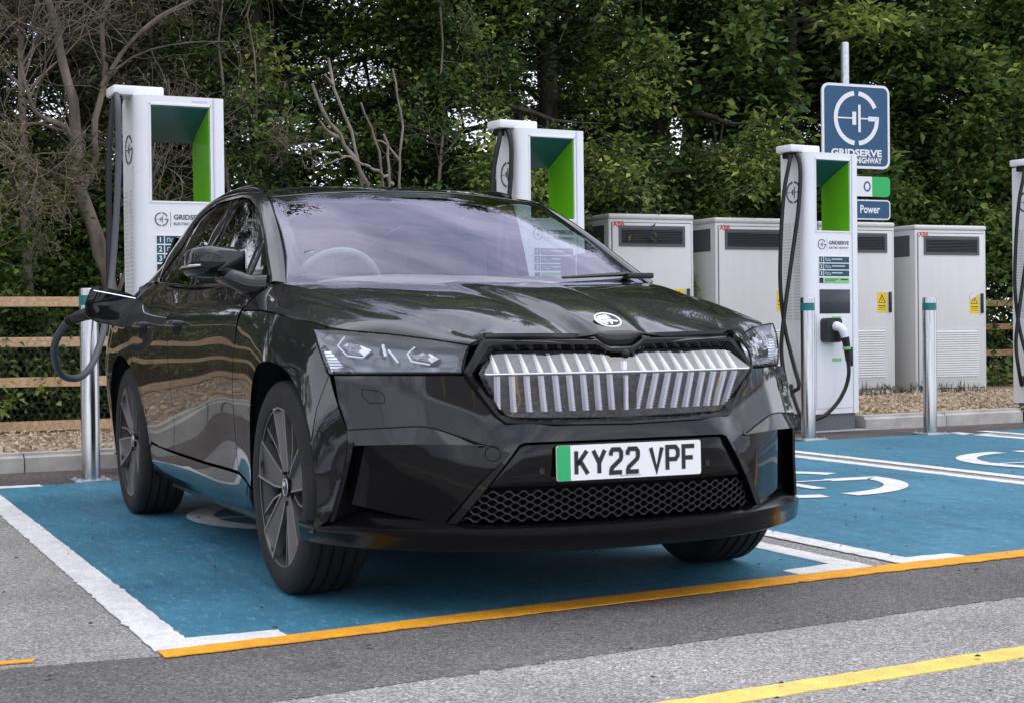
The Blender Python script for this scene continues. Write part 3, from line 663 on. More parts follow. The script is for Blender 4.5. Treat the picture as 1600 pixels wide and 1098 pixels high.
    bm = bmesh.new(); stroke(bm, [(.184, 1.290), (.33, 1.290)], .006, .0006); stroke(bm, [(.184, 1.276), (.30, 1.276)], .006, .0006); stroke(bm, [(.36, 1.288), (.44, 1.288)], .012, .0006); flat_from(bm, fi_, 'row_icon', M['navy2'], ip)
    boxo('display', (-.004, .003, .125, .468, 1.00, 1.205), M['screen'], hs, .002)
    boxo('green_label', (.0005, .003, .262, .365, .945, .975), M['lightgreen'], hs, 0); boxo('green_label', (.0005, .003, .262, .365, .598, .625), M['lightgreen'], hs, 0)
    boxo('card_reader', (.0005, .015, .285, .355, .80, .94), M['screen'], hs, .004)
    h_ = boxo('door_handle', (.0005, .022, .452, .480, .555, .715), M['satin'], hs, .006); boxo('lock', (.022, .026, .459, .473, .57, .60), M['trim'], h_, .001)
    bm = bmesh.new(); stroke(bm, [(.085, .20), (.488, .20)], .003); stroke(bm, [(.085, .20), (.085, .99)], .003); flat_from(bm, ff, 'door_seam', M['logo_dark'], hs)
    # holster, connector and its cable
    bm = bmesh.new(); prism(bm, [(x+.215, y+.86) for x, y in rrect(.17, .205, .035)], 0, .085); hol = flat_from(bm, frame((.0, 0, 0), (0, 1, 0), (0, 0, 1)), 'connector_holster', M['cable'], c)
    hol.data.materials[0] = M['satin']
    bm = bmesh.new(); tube(bm, cr([(.05, .225, .885), (.10, .232, .892), (.135, .255, .862), (.145, .278, .795)], 14), np.linspace(.042, .033, 14), 12); plug = obj('connector', bm, M['signwhite'], c, 60)
    bm = bmesh.new(); tube(bm, cr([(.142, .276, .802), (.146, .290, .735), (.142, .303, .66), (.140, .312, .60)], 12), np.linspace(.036, .022, 12), 12); obj('connector_grip', bm, M['cable'], plug, 60)
    bm = bmesh.new(); tube(bm, [(.1455, .2895, .722), (.1455, .292, .700)], .0365, 12); obj('grip_band', bm, M['lightgreen'], plug, 60)
    pa = cr([(.14, .312, .60), (.14, .318, .50), (.12, .30, .38), (.09, .22, .24), (.05, .08, .13), (-.02, -.04, .12), (-.12, -.09, .35)], 40)
    tubeo('front_cable', pa, .0165, M['cable'], c, 8)
    return c
def side_cables(c):
    a = cr([(-.15, -.075, 2.34), (-.13, -.075, 2.36), (-.10, -.10, 2.30), (-.12, -.145, 2.05), (-.15, -.165, 1.6), (-.17, -.155, 1.2), (-.15, -.12, .85), (-.10, -.07, .55), (-.06, -.06, .38), (-.12, -.09, .35)], 60)
    b = cr([(-.17, -.06, 2.345), (-.11, -.05, 2.37), (-.05, -.04, 2.28), (-.05, -.045, 1.95), (-.09, -.09, 1.5), (-.13, -.15, 1.0), (-.15, -.17, .7), (-.14, -.14, .45), (-.18, -.06, .32), (-.22, -.004, .40)], 60)
    tubeo('side_cable', a, .0175, M['cable'], c, 8); tubeo('side_cable', b, .0175, M['cable'], c, 8)
C2 = charger((-5.92, 5.34), R(7), 1.0, 'white charger with a plug in its front holster, below the navy logo sign'); side_cables(C2)
CM = charger((-5.48, 2.49), R(6), 1.015, 'white charger partly hidden behind the black car roof and windscreen'); side_cables(CM)
C1 = charger((-5.05, -.41), R(3), 1.035, 'white charger at the rear of the car with its cable plugged into the black car')
C4 = charger((-6.22, 8.12), R(7), 1.0, 'white charger cut off by the right edge of the picture'); side_cables(C4)
# its cable runs from the arm down to the car and loops up into the flap
P_ = [(-5.22, -.50, 2.43), (-5.10, -.52, 2.44), (-4.97, -.535, 2.36), (-4.92, -.545, 2.0), (-4.85, -.58, 1.6), (-4.75, -.627, 1.267), (-4.55, -.70, 1.007), (-4.35, -.771, .852), (-4.15, -.862, .716), (-3.95, -.967, .656), (-3.75, -1.085, .681), (-3.55, -1.15, .774), (-3.35, -1.175, .861), (-3.15, -1.14, .965), (-3.0, -1.09, 1.0)]
inv = C1.matrix_world.inverted() if False else (Matrix.Translation(C1.location) @ Matrix.Rotation(R(3), 4, 'Z') @ Matrix.Scale(1.035, 4)).inverted()
loc_ = lambda P: [tuple(inv @ Vector(p)) for p in P]
tubeo('plugged_cable', loc_(cr(P_, 110)), .0195, M['cablegrey'], C1, 12)
bm = bmesh.new(); tube(bm, loc_(cr([(-3.06, -1.13, .985), (-2.98, -1.08, 1.004), (-2.93, -1.0, 1.015), (-2.90, -.93, 1.0), (-2.89, -.87, .98)], 16)), np.concatenate([np.linspace(.022, .030, 5), np.full(11, .034)])/1.035, 12); pl_ = obj('car_connector', bm, M['cable'], C1, 60)
bm = bmesh.new()
for t in np.linspace(0, 1, 7): 
    p = np.array([-3.10+.10*t, -1.145+.06*t, .973+.022*t]); tube(bm, loc_([p, p+np.array([.008, .005, .002])]), .0255, 10)
obj('strain_relief', bm, M['cable'], pl_, 60)
tubeo('side_cable', loc_(cr([(-5.24, -.47, 2.43), (-5.2, -.51, 2.44), (-5.18, -.53, 2.36), (-5.18, -.56, 2.03), (-5.18, -.565, 1.7), (-5.18, -.568, 1.24), (-5.15, -.55, .75), (-5.1, -.48, .4), (-5.15, -.42, .3)], 60)), .0185, M['cable'], C1, 8)
boxo('makers_mark', (.0005, .0016, .36, .46, 2.325, 2.338), M['lilac'], C1, 0)
# ---------------------------------------------------------------- power cabinets
def cabinet(loc, z0, label, torn=False):
    c = empty('power_cabinet', (*loc, z0), R(0)); tag(c, label, 'power cabinet', 'white power cabinets in a row behind the chargers')
    Wd, D, H = 1.05, .77, 2.07
    boxo('plinth', (-D+.02, -.02, .02, Wd-.02, -.06, .05), M['galv'], c, .002)
    bm = bmesh.new(); box(bm, -D, 0, 0, Wd, .05, H-.06, .012, 3); hs = obj('housing', bm, M['cab'], c, 40)
    bm = bmesh.new(); box(bm, -D-.008, .012, -.008, Wd+.008, H-.0595, H, .025, 4); obj('top_cap', bm, M['cab'], c, 40)
    bm = bmesh.new(); box(bm, .0005, .014, .04, Wd-.035, .14, H-.10, .008, 2); dr = obj('door', bm, M['cab'], c, 40)
    bm = bmesh.new(); ff = frame((.002, 0, 0), (0, 1, 0), (0, 0, 1)); stroke(bm, [(.036, .136), (Wd-.031, .136), (Wd-.031, H-.096), (.036, H-.096), (.036, .13)], .006); flat_from(bm, ff, 'door_gap', M['matt'], hs)
    # upper vent, recessed in a grey frame
    def louvre(x, y0, y1, z0_, z1, n, m, par, nm):
        bm = bmesh.new(); hh = (z1-z0_)/n
        for k in range(n):
            a = z0_+k*hh; v = [bm.verts.new(p) for p in ((x+.002, y0, a+hh*.95), (x+.002, y1, a+hh*.95), (x+.013, y1, a+hh*.25), (x+.013, y0, a+hh*.25), (x+.002, y0, a), (x+.002, y1, a))]
            bm.faces.new((v[0], v[3], v[2], v[1])); bm.faces.new((v[3], v[4], v[5], v[2]))
        bmesh.ops.recalc_face_normals(bm, faces=bm.faces[:]); return obj(nm, bm, m, par)
    vf = mat('vent_frame', (.085, .092, .102), .5) if 'vf' not in M else M['vf']; M['vf'] = vf
    vd = M.setdefault('vd', mat('vent_dark', (.028, .032, .038), .5))
    bm = bmesh.new(); y0, y1, z0_, z1 = .115, .935, 1.715, 1.94
    for q in ((y0, y1, z1-.032, z1), (y0, y1, z0_, z0_+.032), (y0, y0+.032, z0_+.0325, z1-.0325), (y1-.032, y1, z0_+.0325, z1-.0325)): box(bm, .0145, .022, *q)
    vp = obj('upper_vent', bm, vf, dr); boxo('vent_back', (.0143, .0155, y0+.0325, y1-.0325, z0_+.0325, z1-.0325), vd, vp, 0); louvre(.016, y0+.033, y1-.033, z0_+.033, z1-.033, 9, vd, vp, 'vent_louvres')
    bm = bmesh.new(); box(bm, -.66, -.10, -.003, .0015, 1.70, 1.95); obj('side_vent', bm, vf, hs)
    lv = boxo('lower_vent', (.0142, .0175, .255, .925, .245, .845), M['cab'], dr, .0); louvre(.0165, .285, .895, .27, .82, 20, M['cab'], lv, 'vent_louvres')
    bm = bmesh.new(); f3 = frame((.0185, 0, 0), (0, 1, 0), (0, 0, 1)); stroke(bm, [(.275, .262), (.905, .262), (.905, .828), (.275, .828), (.275, .257)], .006); flat_from(bm, f3, 'vent_outline', M['lilac'], lv)
    fd_ = frame((.0145, 0, 0), (0, 1, 0), (0, 0, 1)); texto('maker_name', 'ABB', .080, fd_, M['red'], dr, .002, 1.15, at=(.115, 1.955), lift=.001, width=.14)
    # warning sticker
    bm = bmesh.new(); prism(bm, [(.79, 1.02), (.925, 1.02), (.925, 1.255), (.79, 1.255)] if not torn else [(.79, 1.02), (.925, 1.02), (.925, 1.255), (.87, 1.215), (.83, 1.19), (.79, 1.175)], .0, .001); ws = flat_from(bm, fd_, 'warning_sticker', M['sign_yellow'], dr)
    f4 = frame((.0158, 0, 0), (0, 1, 0), (0, 0, 1))
    bm = bmesh.new(); stroke(bm, [(.8575, 1.225), (.905, 1.135), (.81, 1.135), (.8575, 1.225), (.905, 1.135)], .008); stroke(bm, [(.862, 1.205), (.850, 1.175), (.864, 1.172), (.853, 1.145)], .007)
    for zz in (1.098, 1.078, 1.055): stroke(bm, [(.805, zz), (.91, zz)], .010 if zz > 1.09 else .005)
    flat_from(bm, f4, 'warning_print', M['print_black'], ws)
    if torn:
        bm = bmesh.new(); v = [bm.verts.new(p) for p in ((.018, .80, 1.18), (.020, .86, 1.21), (.024, .905, 1.245), (.03, .90, 1.285), (.028, .83, 1.27), (.022, .785, 1.235))]; bm.faces.new(v); obj('sticker_backing', bm, M['signwhite'], ws)
    boxo('door_handle', (.0142, .04, .952, .985, 1.02, 1.26), M['satin'], dr, .008)
    return c
cabinet((-9.98, 5.57), .06, 'white cabinet half hidden by the car, nearest the middle charger')
cabinet((-9.98, 6.90), .04, 'white cabinet left of the front-holster charger, its right half hidden by that charger')
cabinet((-9.98, 8.28), .02, 'white cabinet with an intact yellow warning sticker, right behind the front-holster charger')
cabinet((-9.98, 9.63), .0, 'rightmost white cabinet with a torn yellow sticker and a bollard in front', True)
# concrete pad under the cabinets
bm = bmesh.new(); box(bm, -11.0, -9.75, 5.2, 11.0, -.05, -.002+.1*0); o = obj('cabinet_pad', bm, M['kerb']); o['kind'] = 'structure'; o.location.z = -.0
# ---------------------------------------------------------------- bollards
def bollard(loc, h, label):
    b = empty('bollard', (*loc, 0)); tag(b, label, 'bollard', 'stainless steel bollards at the bay ends'); r_ = .056
    bm = bmesh.new(); lathe(bm, [(.0, r_), (h-.008, r_), (h-.002, r_-.004), (h, r_-.012), (h, .0003)], 40, 'z'); p = obj('post', bm, M['steel'], b, 40)
    bm = bmesh.new(); lathe(bm, [(h-.105, r_+.0012), (h-.045, r_+.0012)], 40, 'z'); obj('reflective_band', bm, mat('teal_band', (.006, .16, .15), .3), b, 40)
    boxo('base_plate', (-.11, .11, -.11, .11, 0.0005, .012), M['galv'], b, .002)
    for q in ((-.085, -.085), (.085, -.085), (.085, .085), (-.085, .085)):
        bm = bmesh.new(); lathe(bm, [(.012, .012), (.022, .012), (.022, .0005)], 6, 'z'); bmesh.ops.translate(bm, verts=bm.verts[:], vec=(*q, 0)); obj('anchor_bolt', bm, M['galv'], b)
bollard((-4.70, -.78), 1.185, 'steel bollard behind the open charge flap of the car')
bollard((-5.26, 4.88), 1.125, 'steel bollard standing in front of the front-holster charger')
bollard((-5.27, 6.08), 1.12, 'steel bollard standing alone at the back of the bay before the rightmost cabinet')
# ---------------------------------------------------------------- roadside sign
sg = empty('operator_sign', (-9.0, 7.95, 0)); tag(sg, 'tall pole sign with navy logo board and two smaller boards above the cabinets', 'sign')
bm = bmesh.new(); lathe(bm, [(-.05, .044), (3.93, .044), (3.945, .036), (3.945, .0003)], 20, 'z'); obj('sign_post', bm, M['galv'], sg, 40)
def board(name, y0, y1, z0, z1, r_, bands, border):
    cy, cz = (y0+y1)/2, (z0+z1)/2; w, h = y1-y0, z1-z0
    fb_ = frame((.05, cy, cz), (0, 1, -.0), (0, 0, 1)); bm = bmesh.new(); prism(bm, rrect(w, h, r_, 6), 0, .02); b = flat_from(bm, fb_, name, M['signwhite'] if border else M['signgreen'], sg)
    if border: 
        bm = bmesh.new(); prism(bm, rrect(w-2*border, h-2*border, r_-border, 6), .02, .0212); flat_from(bm, fb_, 'board_face', M['navy'], b)
    return b, fb_
b, f_ = board('logo_board', -.35, .53, 2.585, 3.49, .09, None, .028)
f5 = frame((.0735, .09, 3.0375), (0, 1, 0), (0, 0, 1)); bm = emblem_bm(.295); bmesh.ops.translate(bm, verts=bm.verts[:], vec=(0, .085, 0)); flat_from(bm, f5, 'board_emblem', M['signwhite'], b)
texto('board_name', 'GRIDSERVE', .10, f5, M['signwhite'], b, .004, 1.3, at=(0, -.285), width=.66); texto('board_line', 'ELECTRIC HIGHWAY', .085, f5, M['signwhite'], b, .003, 1., at=(0, -.365), width=.66)
b, f_ = board('green_board', -.35, .53, 2.285, 2.50, .05, None, 0)
f6 = frame((.0722, .09, 2.3925), (0, 1, 0), (0, 0, 1)); bm = bmesh.new(); stroke(bm, [(-.22, 0), (.20, 0)], .2149); flat_from(bm, f6, 'white_patch', M['signwhite'], b)
bm = bmesh.new(); stroke(bm, arc_pts(.135, .0, .038, 0, 360, 24, .048), .018, .0015); flat_from(bm, f6, 'board_letter', M['navy'], b)
b, f_ = board('navy_board', -.35, .53, 2.035, 2.25, .045, None, .014)
f7 = frame((.0735, .09, 2.1425), (0, 1, 0), (0, 0, 1)); texto('board_word', 'Power', .12, f7, M['signwhite'], b, .003, 1., at=(.17, .005), width=.26)
for z in (2.10, 2.2, 2.35, 2.45, 2.75, 3.30): boxo('sign_bracket', (-.05, .05, -.06, .06, z, z+.02), M['galv'], sg, .002)
# ---------------------------------------------------------------- the car (built facing +X, front axle over the origin)
car = empty('parked_car', (0, 0, 0))
tag(car, 'black electric SUV plugged in and parked nose-out in the blue charging bay', 'car')
cm = M['paint']
def fside(s): return lambda x, z: np.stack([x, s*side(x, z), z], -1)
def fgl(s, off=0.): return lambda x, z: np.stack([x, s*(glass_side(x, z)+off), z], -1)
def ffront(off=0.): return lambda y, z: np.stack([front(y, z)+off, y, z], -1)
SHUT = [(-.44, .985), (-.2, .982), (.0, .966), (.25, .937), (.335, .922)]           # bonnet shut line on the flank (x, z)
ARCH = lambda cx, r, a0, a1, n=22: [(cx+r*math.cos(R(a0+(a1-a0)*k/n)), .365+r*math.sin(R(a0+(a1-a0)*k/n))) for k in range(n+1)]
DF = [(-.44, .985), (-.50, .86), (-.58, .69), (-.655, .50), (-.685, .37)]            # fender / front door line
DM = [(-1.665, 1.105), (-1.672, 1.0), (-1.675, .68), (-1.72, .50), (-1.80, .375)]    # between the doors
DR = [(-2.66, 1.150), (-2.66, 1.02), (-2.56, .84), (-2.44, .70), (-2.34, .55), (-2.29, .39)]
for s in (-1, 1):
    o = (0, s, 0)
    # fender: shut line, lamp edge, bumper seam, wheel arch, door line
    ra = ARCH(0, .438, 24, 181)
    poly = SHUT+[(.352, .891), (.423, .766), (.40, .66), (.398, .545)]+ra+[(-.439, .33), (-.685, .37)]+DF[::-1][1:-1]
    panel('front_fender', poly, fside(s), .035, cm, car, out=o, rnd=0, gap=.003, smooth=40)
    poly = [(.423, .766), (.49, .68), (.552, .592), (.556, .55), (.535, .45), (.505, .33), (.49, .30), (.43, .27), (.398, .26)]+ARCH(0, .438, -14, 24, 6)+[(.40, .66)]
    panel('bumper_side', poly, fside(s), .025, cm, car, out=o, gap=.001, rnd=0, smooth=40)
    top = [(-.46, 1.085), (-1.0, 1.096), (-1.64, 1.105)]
    fd = panel('front_door', [(-.46, .985)]+top+DM+[(-1.2, .372)]+DF[::-1][:-1], fside(s), .035, cm, car, out=o, rnd=0, gap=.003, smooth=40)
    rd = panel('rear_door', [DM[0], (-2.1, 1.128), (-2.64, 1.150)]+DR[1:]+[(-2.1, .377)]+DM[::-1][:-1], fside(s), .035, cm, car, out=o, rnd=0, gap=.003, smooth=40)
    poly = [(-2.66, 1.15), (-3.0, 1.17), (-3.45, 1.18), (-3.70, 1.17), (-3.71, .9), (-3.70, .45), (-3.5, .30), (-3.17, .28)]+ARCH(-2.765, .43, -12, 192)[:]+[(-3.19+.9, .36)]
    poly = [(-2.66, 1.15), (-3.0, 1.17), (-3.45, 1.18), (-3.70, 1.17), (-3.71, .9), (-3.70, .45), (-3.5, .30), (-3.175, .28)]+ARCH(-2.765, .43, 191, 0)+[(-2.32, .37), (-2.29, .39)]+DR[::-1][1:-1]
    panel('rear_quarter_panel', poly, fside(s), .035, cm, car, out=o, rnd=0, gap=.003, smooth=40)
    poly = [(-.439, .325), (-.685, .362), (-1.2, .365), (-1.8, .368), (-2.29, .38), (-2.325, .36), (-2.31, .27), (-2.2, .205), (-1.4, .20), (-.6, .20), (-.43, .26)]
    panel('sill', poly, fside(s), .04, cm, car, out=o, rnd=0, gap=.003, smooth=40)
    # flank between bonnet shut line and bonnet shoulder belongs to the bonnet (below)
    # sill blade
    boxo('sill_blade', (-2.25, -.48, s*.80 if s < 0 else .80-.02, s*.80+.02 if s < 0 else .80, .175, .205), M['satin'], car)
    # door handles
    for dx, dd in ((-1.48, fd), (-2.22, rd)):
        n_ = 14; zz = .935
        xs = np.linspace(dx-.115, dx+.115, n_)
        yy = side(xs, np.full(n_, zz)); lift = np.sin(np.linspace(0, math.pi, n_))**.35*.042
        bm = bmesh.new(); tube(bm, np.stack([xs, s*(yy+lift-.006), np.full(n_, zz)+.01], -1), np.array([.010]+[.014]*(n_-2)+[.010]), 8)
        obj('door_handle', bm, cm, dd, 60)
        bm = bmesh.new(); q = [(dx+.085*math.cos(a), zz-.005+.032*math.sin(a)) for a in np.linspace(0, 2*math.pi, 24, endpoint=False)]
        v = [bm.verts.new((x, s*(float(side(x, z))+.0016), z)) for x, z in q]; bm.faces.new(v); obj('handle_recess', bm, M['matt'], dd)
    # side glass
    DL = [(-.47, 1.107), (-.60, 1.175), (-.753, 1.261), (-.95, 1.352), (-1.15, 1.43), (-1.345, 1.478)]
    DT = [(-1.60, 1.492), (-1.9, 1.490), (-2.2, 1.455), (-2.42, 1.40), (-2.60, 1.325), (-2.76, 1.24), (-2.83, 1.19)]
    DB = [(-2.66, 1.158), (-2.1, 1.134), (-1.65, 1.112), (-1.0, 1.103)]
    # quarter triangle ahead of the mirror, front glass, rear glass, fixed rear quarter glass
    panel('door_triangle', DL[:3]+[(-.775, 1.100)], fgl(s), .05, M['gloss'], car, out=o, gap=.004)
    panel('front_side_window', [(-.785, 1.100), (-.765, 1.262)]+DL[3:]+[(-1.47, 1.486), (-1.64, 1.112), (-1.0, 1.103)], fgl(s), .06, M['front_side_glass'] , car, out=o, gap=.004, th=0)
    panel('pillar_trim', [(-1.47, 1.486), DT[0], (-1.755, 1.114), (-1.64, 1.112)], fgl(s, .002), .06, M['gloss'], car, out=o, gap=.002)
    panel('rear_side_window', [DT[0], DT[1], DT[2], (-2.34, 1.425), (-2.46, 1.15), (-2.1, 1.134), (-1.755, 1.114)], fgl(s), .06, M['side_glass'], car, out=o, gap=.004, th=0)
    panel('rear_quarter_window', [(-2.36, 1.418), DT[3], DT[4], DT[5], DT[6], DB[0], (-2.49, 1.152)], fgl(s), .06, M['side_glass'], car, out=o, gap=.004, th=0)
    # waist trim
    xs = np.linspace(-.47, -2.85, 40); zs = np.interp(-xs, [.47, 1.0, 1.65, 2.1, 2.66, 2.85], [1.098, 1.098, 1.106, 1.128, 1.152, 1.178])
    tubeo('waist_strip', np.stack([xs, s*(glass_side(xs, zs)+.004), zs], -1), .0075, M['gloss'], car, 8)
    # bodywork from the glass to the roof edge: A pillar, cant rail, rear pillar
    zz = [1.10]+[p[1] for p in DL[1:]]
    glassline = [(-.44, 1.085)]+DL[1:]+DT+[(-2.95, 1.175)]
    GL = cr([(x, s*(float(glass_side(x, z))+.004), z) for x, z in glassline], 60)
    RE = cr([(-.38, s*.765, 1.085), (-.59, s*.712, 1.195), (-.78, s*.675, 1.30), (-.97, s*.645, 1.395), (-1.145, s*.622, 1.468), (-1.35, s*.612, 1.502), (-1.65, s*.608, 1.522), (-2.0, s*.602, 1.527), (-2.4, s*.585, 1.508), (-2.8, s*.568, 1.46), (-3.15, s*.548, 1.405), (-3.42, s*.532, 1.35)], 60)
    t = np.linspace(0, 1, 7)[:, None, None]
    rows = GL*(1-t)+RE*t; bul = np.sin(np.pi*t)*.016
    rows = rows+bul*np.array([.3, s*.8, .5])
    obj('roof_pillar', grid_bm(rows, o), cm, car, 50)
    # rear pillar filler down to the shoulder
    A_ = cr([GL[-1], (-3.2, s*.60, 1.27), RE[-1]], 12); A_ = np.stack([GL[-1]*(1-q)+RE[-1]*q for q in np.linspace(0, 1, 12)])
    B_ = cr([(-3.0, s*float(side(-3.0, 1.17)), 1.165), (-3.45, s*float(side(-3.45, 1.18)), 1.18), (-3.66, s*.60, 1.2)], 12)
    obj('rear_pillar', grid_bm(np.stack([A_*(1-q)+B_*q for q in np.linspace(0, 1, 5)]), o), cm, car, 60)
    # roof rail
    xs = np.linspace(-1.34, -3.05, 26); k = np.clip(np.minimum((-1.34-xs)/.14, (xs+3.05)/.14), 0, 1); h = .016*np.sqrt(k)
    yy = np.interp(-xs, [1.3, 1.8, 2.3, 3.1], [.575, .572, .556, .52])
    tubeo('roof_rail', np.stack([xs, s*yy, roof(xs, yy)+h-.004], -1), .013, M['gloss'], car, 10)
# roof, bonnet, windscreen
panel('roof', [(-1.06, 0), (-1.085, .35), (-1.14, .612), (-1.35, .606), (-1.65, .604), (-2.0, .598), (-2.4, .581), (-2.8, .564), (-3.15, .545), (-3.42, .53), (-3.45, 0), (-3.42, -.53), (-3.15, -.545), (-2.8, -.564), (-2.4, -.581), (-2.0, -.598), (-1.65, -.604), (-1.35, -.606), (-1.14, -.612), (-1.085, -.35)],
      lambda x, y: np.stack([x, y, roof(x, y)], -1), .06, M['paint'], car, out=(0, 0, 1))
fw = lambda off: (lambda y, z: np.stack([wind(y, z)+off*.45, y, z+off*.9], -1))
WP = [(0, 1.075), (.40, 1.075), (.70, 1.078), (.762, 1.087), (.708, 1.195), (.671, 1.30), (.641, 1.395), (.615, 1.464), (.35, 1.487), (0, 1.497)]
WPf = WP+[(-y, z) for y, z in WP[-2:0:-1]]
WI = [(0, 1.112), (.40, 1.112), (.66, 1.113), (.690, 1.125), (.665, 1.195), (.630, 1.30), (.602, 1.385), (.585, 1.435), (.56, 1.452), (.33, 1.466), (0, 1.470)]
WIf = WI+[(-y, z) for y, z in WI[-2:0:-1]]
panel('windscreen', WPf, fw(0.), .05, M['windscreen'], car, th=0, out=(1, 0, 1))
panel('windscreen_border', WPf, fw(-.004), .05, M['gloss'], car, th=0, out=(1, 0, 1), holes=[WIf], gap=.0, rnd=0)
def dome(x, y):
    yr = np.interp(x, [-.25, .06, .80], [.175, .150, .082]); w = np.abs(y)-yr
    am = np.interp(x, [-.2, .1, .45, .8], [.006, .014, .020, .024])
    return am*np.clip((.05-w)/.05, 0, 1)**1.6*(w > 0)+am*(w <= 0) - am*.0
def groove(x, y):
    yr = np.interp(x, [-.25, .06, .80], [.175, .150, .082])+.055; w = np.abs(y)-yr
    return -.008*np.exp(-(w/.05)**2)*np.interp(x, [-.2, .2], [0, 1])
RID = [(-.405, .785, 1.088), (-.2, .748, 1.070), (.10, .685, 1.022), (.30, .620, .985), (.472, .555, .947), (.64, .485, .906), (.757, .452, .877)]
RIDc = cr(RID, 40)
HP = [(-.22, 0), (-.25, .40), (-.33, .70), (-.405, .785)]+[tuple(p[:2]) for p in RID[1:]]+[(.80, .25), (.805, .09), (.80, .078), (.795, 0)]
HPf = HP+[(x, -y) for x, y in HP[-2:0:-1]]
fh = lambda x, y: np.stack([x, y, hood(x, y)+dome(x, y)+groove(x, y)-np.clip((np.abs(y)-.0)-.0, 0, 0)], -1)
bonnet = panel('bonnet', HPf, fh, .014, cm, car, gap=.0, rnd=0, out=(0, 0, 1), smooth=60)
for s in (-1, 1):
    A_ = np.array([(p[0], s*p[1], float(hood(p[0], p[1])+dome(p[0], np.array(p[1])))) for p in RIDc])
    B_ = cr([(-.44, s*float(side(-.44, .987)), .987)]+[(x, s*float(side(x, z)), z+.002) for x, z in SHUT[1:]]+[(.41, s*.80, .912), (.50, s*.690, .898), (.62, s*.585, .880), (.755, s*.500, .860)], 40)
    q = np.linspace(0, 1, 12)[:, None, None]; rows = A_*(1-q)+B_*q
    rows = rows+np.array([.15, s*.75, .6])*(np.sin(np.pi*q)**.9*np.linspace(.013, .006, 40)[None, :, None] - .009*np.exp(-((q-.22)/.14)**2)*np.sin(np.pi*np.clip(np.linspace(-.15, 1.25, 40), 0, 1))[None, :, None])
    obj('bonnet_flank', grid_bm(rows, (0, s, .5)), cm, bonnet, 60)
# front bumper skin
hw = [(.851, .764), (.70, .764), (.524, .764), (.428, .640), (.400, .618), (.30, .611), (0, .606)]
cb = [(0, .553), (.30, .553), (.358, .552), (.375, .545), (.470, .412), (.548, .300), (.580, .300), (.490, .430), (.405, .520), (.44, .541), (.487, .551), (.635, .605), (.838, .594)]
top = [(y, z) for y, z in hw]; right = cb[1:]
half = [hw[-1]]+hw[-2::-1]                # centre -> outer
poly = half+[(.852, .68)]+cb[::-1]
polyf = poly+[(-y, z) for y, z in poly[-2:0:-1]]
bump = panel('front_bumper', polyf, ffront(), .013, cm, car, gap=.0015, rnd=0, out=(1, 0, 0), th=.03, smooth=40)
# number plate recess, sensors, lower mesh
rp = [(0, .548), (.352, .548), (.37, .538), (.462, .412), (.40, .414), (0, .412)]; rpf = rp+[(-y, z) for y, z in rp[-2:0:-1]]
panel('plate_recess', rpf, ffront(-.016), .04, M['gloss'], car, gap=.001, out=(1, 0, 0))
me_ = [(0, .412), (.463, .412), (.545, .300), (0, .296)]; mef = me_+[(-y, z) for y, z in me_[-2:0:-1]]
panel('mesh_back', mef, ffront(-.09), .05, M['matt'], car, gap=0, out=(1, 0, 0))
bm = bmesh.new()                                             # diamond mesh bars
def in_mesh(y, z): return .300 < z < .410 and abs(y) < .463+(.412-z)*.72
def bar(p, q, w=.0036):
    P_ = np.array([p, q], float); n_ = 2
    c3 = [np.array([float(front(y, z))-.028+dx, y, z]) for y, z in P_ for dx in (0, -.022)]
    dv = P_[1]-P_[0]; dv /= np.linalg.norm(dv); nn = np.array([0, -dv[1], dv[0]])*w
    v = [bm.verts.new(c+sg*nn) for c in c3 for sg in (1, -1)]
    for f in ((0, 1, 5, 4), (0, 4, 6, 2), (1, 3, 7, 5)): bm.faces.new([v[k] for k in f])
stepy, stepz = .0465, .0118
for j in range(-1, 11):
    for i in range(-14, 15):
        y = i*stepy+(j % 2)*stepy/2; z = .293+j*stepz
        for sg in (1, -1):
            q = (y+sg*stepy/2, z+stepz)
            if in_mesh(y, z) and in_mesh(*q):
                # flat-topped diamonds: a short horizontal web at every node
                a_ = (y+sg*.006, z+.0010); b_ = (q[0]-sg*.006, q[1]-.0010); bar(a_, b_, .0019)
        if in_mesh(y-.006, z) and in_mesh(y+.006, z): bar((y-.007, z), (y+.007, z), .0024)
tag(obj('lower_mesh', bm, M['satin'], car), kind='stuff')
fb = mir
for yy in (-.30, .30):
    fr = frame((float(front(yy, .462))-.0145, yy, .462), (0, 1, 0), (0, 0, 1)); bm = bmesh.new(); lathe(bm, [(0, .0105), (.002, .010), (.002, .008), (.001, .0075), (.001, 0.0001)], 16, 'z')
    V = np.array([v.co[:] for v in bm.verts]); bm.verts.index_update(); F = [tuple(v.index for v in f.verts) for f in bm.faces]; bm.free(); raw('parking_sensor', fr(V), F, M['satin'], car, 60)
def on_front(poly2, off): return [(float(front(y, z))+off, y, z) for y, z in poly2]
# tow-eye cover and washer caps: hairline rings on the skin
tubeo('tow_eye_cover', on_front(arc_pts(-.452, .520, .0225, 0, 360, 24), .0008), .0016, M['matt'], bump, 5)
for s in (-1, 1):
    tubeo('washer_cover', on_front([(s*y, z) for y, z in [(.787, .722), (.745, .716), (.733, .700), (.735, .680), (.772, .678), (.788, .70), (.787, .722)]], .0008), .0014, M['matt'], bump, 5)
